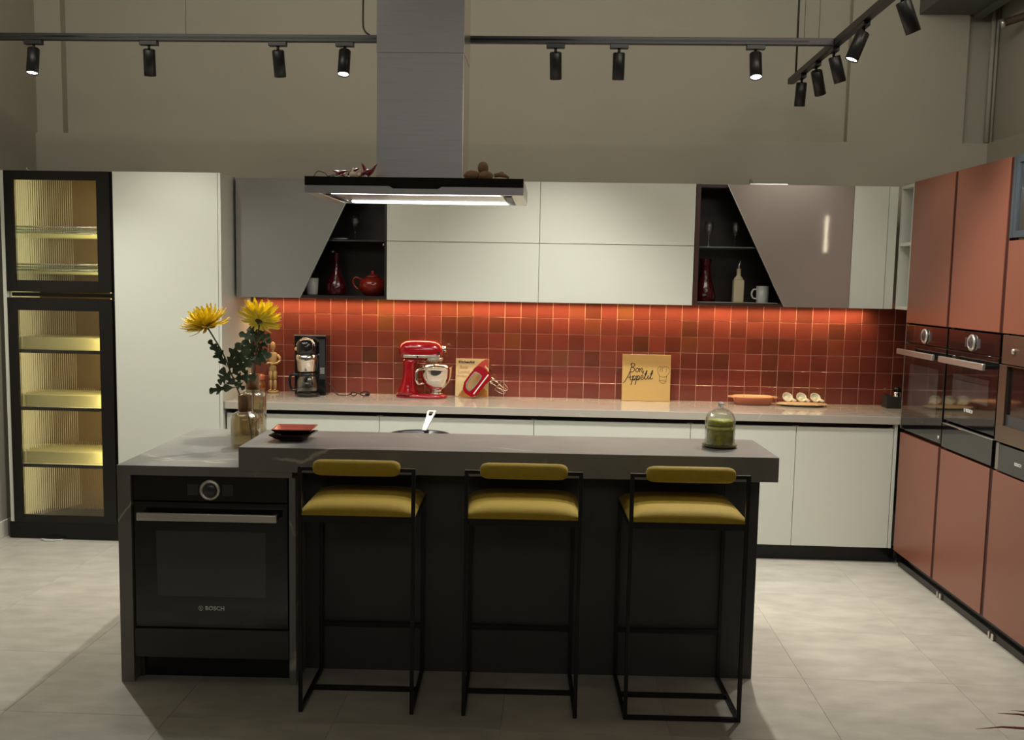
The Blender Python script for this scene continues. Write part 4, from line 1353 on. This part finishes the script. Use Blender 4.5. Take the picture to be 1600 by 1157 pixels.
MB().tube(smooth_line([(-.034, 0, .080), (-.054, -.002, .078), (-.064, -.003, .055), (-.056, -.002, .030), (-.034, 0, .024)]), .0052, 8).build('handle', 'whitecer', t)
# on top of the wall cabinets
t = thing('white_tray', 'thin white tray lying on top of the right wall cabinets', 'tray', (3.03, -.30, 2.1625))
MB().box(-.11, .11, -.05, .08, 0, .009, .003).build('tray_body', 'whitecer', t)
MB().tube([(-.108, -.04, .008), (-.108, -.04, .035), (-.095, -.045, .014)], .003, 6).build('clip', 'black', t)

# ================================================================== things on the island


def ipt(x, y, z):
    return IC + (Matrix.Rotation(IA, 4, 'Z') @ Vector((x, y, z)))


def vase(label, p, s=1.0, h=1.0):
    t = thing('glass_vase', label, 'vase', p, 0, 'smoked glass vases')
    H = .150 * h
    out = [(.050, 0), (.060, .004), (.0615, .02), (.0615, H - .030), (.056, H - .012), (.040, H), (.028, H + .004), (.028, H + .012)]
    inn = [(.0255, H + .012), (.0255, H + .002), (.038, H - .004), (.0535, H - .015), (.0585, H - .03), (.0585, .022), (.056, .010), (0, .008)]
    MB().lathe([(0, 0)] + out + inn, n=40).build('vase_body', 'smokeglass', t)
    MB().lathe([(.0285, H + .003), (.0305, H + .004), (.0305, H + .070), (.032, H + .072), (.0285, H + .073), (.0270, H + .070), (.0270, H + .013)], n=32, cap=False).build('collar', 'copper', t)
    return t, H + .073


def petal_mesh():
    mb = MB()
    # one petal along +x, curved upward, spooned tip; unit length
    prof = [(0, 0, .04), (.3, .02, .070), (.6, .10, .088), (.85, .24, .078), (1.0, .36, .03)]
    L, R_, C_ = [], [], []
    for x, z, w in prof:
        L.append((x, w, z + w * .35))
        R_.append((x, -w, z + w * .35))
        C_.append((x, 0, z))
    n = len(prof)
    mb._add(L + C_ + R_, [(i, i + 1, n + i + 1, n + i) for i in range(n - 1)] + [(n + i, n + i + 1, 2 * n + i + 1, 2 * n + i) for i in range(n - 1)], True)
    me = D.meshes.new('petal')
    mb.b.to_mesh(me)
    mb.b.free()
    me.materials.append(MT['petal'])
    return me


PET = petal_mesh()


def flower_head(parent, c, axis, R, seed, droop=0.0):
    rnd = random.Random(seed)
    q = Vector(axis).normalized().to_track_quat('Z', 'Y')
    hd = D.objects.new('flower_head', None)
    mb = MB().blob((0, 0, -.002), .010, .010, .009)
    hd = mb.build('flower_head', 'petalc', parent, loc=c)
    hd.rotation_mode = 'QUATERNION'
    hd.rotation_quaternion = q
    for ring, (num, lat, ln) in enumerate([(26, -22, 1.0), (28, -10, 1.03), (26, 2, 1.0), (25, 15, .96), (22, 29, .9), (18, 44, .78), (12, 62, .6)]):
        for k in range(num):
            o = mesh_obj('petal', PET, None, hd)
            a = 2 * pi * (k + rnd.uniform(-.3, .3)) / num + ring * .3
            e = radians(lat + rnd.uniform(-8, 8) - droop)
            l = R * ln * rnd.uniform(.85, 1.08)
            o.matrix_basis = Matrix.Rotation(a, 4, 'Z') @ Matrix.Rotation(-e, 4, 'Y') @ Matrix.Rotation(rnd.uniform(-.3, .3), 4, 'X') @ Matrix.Diagonal((l, l, l, 1))
    MB().lathe([(.003, -.022), (.008, -.016), (.018, -.008), (.016, -.003), (0, -.002)], n=12).build('calyx', 'stem', hd)
    return hd


def lobed_leaf(parent, base, tip, normal, size, m='leaf', seed=0, curl=.15):
    """a chrysanthemum leaf: lobed outline, folded along the midrib"""
    rnd = random.Random(seed)
    base, tip = Vector(base), Vector(tip)
    ax = (tip - base)
    Ln = ax.length
    ax.normalize()
    nn = Vector(normal)
    nn = (nn - ax * nn.dot(ax)).normalized()
    sd = ax.cross(nn)
    prof = [(0, .02), (.12, .05), (.22, .30), (.30, .40), (.34, .36), (.38, .16), (.46, .18), (.55, .44), (.63, .50), (.66, .42), (.66, .16), (.74, .18), (.84, .30), (.92, .22), (1.0, .02)]
    vs, fs = [], []
    for u, w in prof:
        w *= 1.25 * size * rnd.uniform(.85, 1.15)
        z = curl * Ln * sin(pi * u) - .25 * curl * Ln * u
        c = base + ax * (u * Ln) + nn * z
        ed = u + (.06 if w > .2 * size else 0)
        c2 = base + ax * (ed * Ln) + nn * (z + .22 * w)
        vs += [c + sd * 0, c2 + sd * w, c2 - sd * w]
    n = len(prof)
    for i in range(n - 1):
        fs.append((3 * i, 3 * i + 3, 3 * i + 4, 3 * i + 1))
        fs.append((3 * i, 3 * i + 2, 3 * i + 5, 3 * i + 3))
    mb = MB()
    mb._add(vs, fs, True)
    return mb.build('leaf', m, parent)


v1 = Vector((.500, -2.205, .8595))
v2 = Vector((.4245, -1.83, .8595))
vase('smoked glass vase with bronze collar, front one of two at the island left', v1)
vase('smoked glass vase with bronze collar, rear and taller one of two', v2, h=1.36)
# flower 1
t = thing('flower_stem', 'yellow chrysanthemum leaning left out of the front vase', 'flower', v1, 0, 'yellow chrysanthemums')
p0 = Vector((.012, .0, .03))
stem = smooth_line([(.030, 0, .012), (.010, 0, .15), (-.020, .0, .215), (-.060, 0, .315), (-.095, .0, .40), (-.155, 0, .500)], 5)
MB().tube(stem, .0034, 8).build('stem', 'stem', t)
hx = Vector((-.165, 0, .519))
flower_head(t, hx, (-.30, -.30, 1), .098, 5, droop=0)
for k, (b, e, nr, s, mm) in enumerate([
    ((-.070, 0, .33), (.020, -.01, .425), (.25, -1, .2), .060, 'leaf'), ((-.060, 0, .31), (.035, -.02, .365), (.1, -1, .3), .055, 'leaf'),
    ((-.070, 0, .33), (-.020, .0, .445), (-.2, -1, .1), .045, 'leaf'), ((-.095, 0, .38), (-.15, -.01, .455), (0, -1, .2), .030, 'leaf'),
    ((-.075, 0, .34), (-.125, .01, .425), (-.3, -1, .2), .045, 'leaf'), ((-.060, 0, .315), (-.110, -.01, .27), (-.1, -1, .5), .045, 'leafpale'),
    ((-.035, -.01, .255), (-.150, -.02, .235), (0, -1, .4), .040, 'leaf'), ((-.035, 0, .26), (-.10, -.01, .335), (-.3, -1, .3), .050, 'leafpale'),
    ((-.050, 0, .29), (.050, -.01, .300), (0, -1, .3), .050, 'leaf'), ((-.050, 0, .28), (.0, -.01, .250), (0, -1, .3), .030, 'leaf')]):
    lobed_leaf(t, b, e, nr, s, mm, seed=k)
# flower 2
t = thing('flower_stem', 'yellow chrysanthemum standing upright in the rear vase', 'flower', v2, 0, 'yellow chrysanthemums')
stem = smooth_line([(-.006, 0, .012), (.002, 0, .20), (.010, .0, .30), (.020, 0, .40), (.032, .0, .505)], 5)
MB().tube(stem, .0036, 8).build('stem', 'stem', t)
flower_head(t, Vector((.036, -.012, .528)), (.10, .55, .72), .098, 9, droop=-4)
for k in range(15):
    u = k / 14
    z = .32 + .13 * u
    a = k * 2.4
    b = (.012 + .03 * u * .5, 0, z)
    e = (.020 + .075 * cos(a), -.03 + .05 * sin(a), z + .035 + .02 * cos(k * 1.7))
    lobed_leaf(t, b, e, (.3 * cos(a), -1, .35), .044, 'leaf' if k % 3 else 'leafpale', seed=20 + k)

# two stacked square dishes
for k, (z, rz, m1, lab) in enumerate([(.9395, 0, 'stackblack', 'lower black red square dish of the stack on the bar'), (.9615, 6, 'stackblack', 'upper square dish with coral inside, on the bar')]):
    t = ithing('square_dish', lab, 'dish', -.722 + .004 * k, .045, z, 'stacked square dishes', radians(rz - 3))
    vs, fs = [], []
    for s, zz in [(.042, 0), (.046, .002), (.060, .010), (.079, .024), (.080, .027)]:
        vs += [(-s, -s, zz), (s, -s, zz), (s, s, zz), (-s, s, zz)]
    for i in range(4):
        for j in range(4):
            fs.append((4 * i + j, 4 * i + (j + 1) % 4, 4 * i + 4 + (j + 1) % 4, 4 * i + 4 + j))
    fs.append((3, 2, 1, 0))
    mb = MB()
    mb._add(vs, fs)
    mb.build('dish_body', m1, t)
    vs, fs = [], []
    for s, zz in [(.080, .0272), (.078, .0285), (.074, .0275), (.056, .012), (.054, .011)]:
        vs += [(-s, -s, zz), (s, -s, zz), (s, s, zz), (-s, s, zz)]
    for i in range(4):
        for j in range(4):
            fs.append((4 * i + j, 4 * i + (j + 1) % 4, 4 * i + 4 + (j + 1) % 4, 4 * i + 4 + j))
    fs.append((16, 17, 18, 19))
    mb = MB()
    mb._add(vs, fs)
    mb.build('glazed_inside', 'stackred' if k else 'stackblack', t)

# cloche with green candle
t = ithing('glass_cloche', 'clear glass bell cloche on an olive dish, right end of the bar', 'cloche', .982, .070, .9395)
MB().lathe([(0, 0), (.055, 0), (.066, .005), (.070, .012), (.067, .013), (.062, .009), (0, .008)], n=40).build('base_dish', 'greenbase', t)
dome = [(.0600, .0135), (.0605, .10), (.058, .118), (.050, .136), (.036, .149), (.018, .156), (.009, .159), (.008, .163)]
ins = [(r - .0022, z - (.0018 if i > 2 else 0)) for i, (r, z) in enumerate(dome[:-1])]
MB().lathe([(.008, .1595), (.0075, .163), (.012, .168), (.0135, .174), (.0095, .181), (0, .183)], n=24).build('knob', 'solidglass', t)
MB().lathe(dome, n=40, cap=False).lathe(ins[:-1] + [(0, .155)], n=40, cap=False).build('glass_dome', 'glass', t)
c = ithing('candle', 'green textured candle with pale yellow band inside the cloche', 'candle', .982, .070, .949)
MB().lathe([(0, 0), (.050, 0), (.0525, .005), (.052, .035), (.0535, .06), (0, .062)], n=36).build('wax_body', 'moss', c)
MB().lathe([(0, .0622), (.0530, .0622), (.0545, .066), (.0530, .074), (0, .0755)], n=36).build('yellow_band', 'mossy', c)
MB().lathe([(0, .0757), (.0515, .0757), (.0515, .094), (.046, .100), (0, .100)], n=36).build('top_wax', 'moss', c)

# ================================================================== on top of the hood
HZ = 1.9995
HX, HY = 1.22, -1.93
grp = 'dried chillies on the hood'
k = 0
for (x, dx, dz, yy, ln) in [(-.335, .05, .016, -.27, .06), (-.30, -.05, .020, -.25, .055), (-.285, .05, .030, -.26, .06), (-.20, -.028, .055, -.26, .062), (-.197, .036, .052, -.255, .062), (-.225, .03, .016, -.28, .05)]:
    t = thing('dried_chilli', ['dark red dried chilli lying leftmost on the hood', 'dark red dried chilli lying tangled with the leftmost one', 'dark red dried chilli resting with raised tip, left on the hood',
                               'dark red chilli pointing up left beside the chimney', 'dark red chilli pointing up right beside the chimney', 'small red chilli flat at the foot of the raised pair'][k], 'chilli', (HX + x, HY + yy, HZ + .009), 0, grp)
    d = Vector((dx, 0, dz)).normalized()
    MB().tube([d * (ln * u) + Vector((0, 0, .004 * sin(pi * u))) for u in (0, .15, .35, .6, .8, 1)], [.003, .008, .009, .007, .004, .0008], 9).build('pod', 'chili', t)
    MB().tube([Vector((0, 0, 0)), -d * .012 + Vector((0, .004, 0))], .0018, 6).build('stalk', 'stem', t)
    k += 1
for k, (x, yy) in enumerate([(-.262, -.262), (-.232, -.25)]):
    t = thing('garlic_bulb', ['small pale garlic bulb between the chillies', 'small pink white garlic bulb at the chimney side'][k], 'garlic', (HX + x, HY + yy, HZ), 0, 'garlic on the hood')
    MB().lathe([(0, .0), (.010, .001), (.017, .010), (.015, .020), (.006, .028), (.003, .040), (0, .041)], n=14).build('bulb', 'garlic', t)
tag(MB().tube(smooth_line([(HX - .42, HY - .29, HZ + .003), (HX - .405, HY - .28, HZ + .024), (HX - .375, HY - .28, HZ + .016), (HX - .36, HY - .29, HZ + .004), (HX - .33, HY - .28, HZ + .012), (HX - .30, HY - .30, HZ + .004)]), .0022, 6).build('twine', 'stem'),
    'thin dry twine curling over the left end of the hood', 'twine')
for k, (x, yy, z, a, b, c_) in enumerate([(.232, -.24, .020, .037, .024, .019), (.290, -.25, .018, .030, .022, .018), (.278, -.235, .050, .0235, .022, .026)]):
    t = thing('ginger_root', ['plump brown ginger root lying nearest the chimney on the hood', 'brown ginger root lying second from the chimney', 'brown ginger root perched on the two others'][k], 'ginger', (HX + x, HY + yy, HZ + z), 0, 'ginger roots on the hood')
    MB().blob((0, 0, 0), a, b, c_, seed=k, amp=.06).build('root', 'potato', t)
t = thing('ginger_root', 'thin forked ginger root at the right end of the pile on the hood', 'ginger', (HX + .325, HY - .25, HZ + .008), 0, 'ginger roots on the hood')
MB().tube([(0, 0, .010), (.02, 0, .014), (.045, 0, .010), (.062, 0, .002)], [.008, .0095, .008, .004], 10).tube([(.01, .0, .012), (.03, .01, .022), (.040, .01, .021)], [.006, .006, .003], 8).build('root', 'potato', t)

# ================================================================== potted dracaena in the lower right corner
t = thing('dracaena_plant', 'red spiky dracaena leaf tips at the bottom right corner', 'plant', (3.43, -3.62, -.0))
MB().lathe([(0, 0), (.11, 0), (.13, .02), (.15, .20), (.142, .205), (.135, .18), (0, .175)], n=28).build('pot', 'pot', t)
MB().lathe([(0, .1755), (.133, .181), (0, .188)], n=20, cap=False).build('soil', 'soil', t)
MB().tube([(0, 0, .18), (.005, 0, .24)], .012, 8).build('trunk', 'rust', t)
for k, (dx, dy, dz) in enumerate([(-.30, .05, .13), (-.24, .10, .12), (-.27, -.02, .07), (-.20, .08, .15), (-.17, .02, .17), (-.33, .12, .05)]):
    tipv = Vector((dx, dy, dz))
    pts = [Vector((0, 0, .22)) + tipv * u + Vector((0, 0, .05 * sin(pi * u))) for u in (0, .2, .4, .6, .8, 1)]
    MB().ribbon(pts, [.009, .013, .013, .010, .006, .0008], (0, -.6, .8)).build('leaf', 'dracaena', t)
rnd = random.Random(11)
for k in range(34):
    a = k * 2.399
    el = rnd.uniform(.25, 1.25)
    ln = rnd.uniform(.24, .36)
    d = Vector((cos(a) * cos(el), sin(a) * cos(el), sin(el)))
    pts = [Vector((.005, 0, .24)) + d * (ln * u) + Vector((0, 0, -.10 * ln * u * u)) for u in (0, .2, .5, .8, 1)]
    MB().ribbon(pts, [.008, .012, .011, .006, .0008], Vector((0, 0, 1)).cross(d).cross(d) * -1 if abs(d.z) < .98 else (0, -1, 0)).build('leaf', 'dracaena', t)
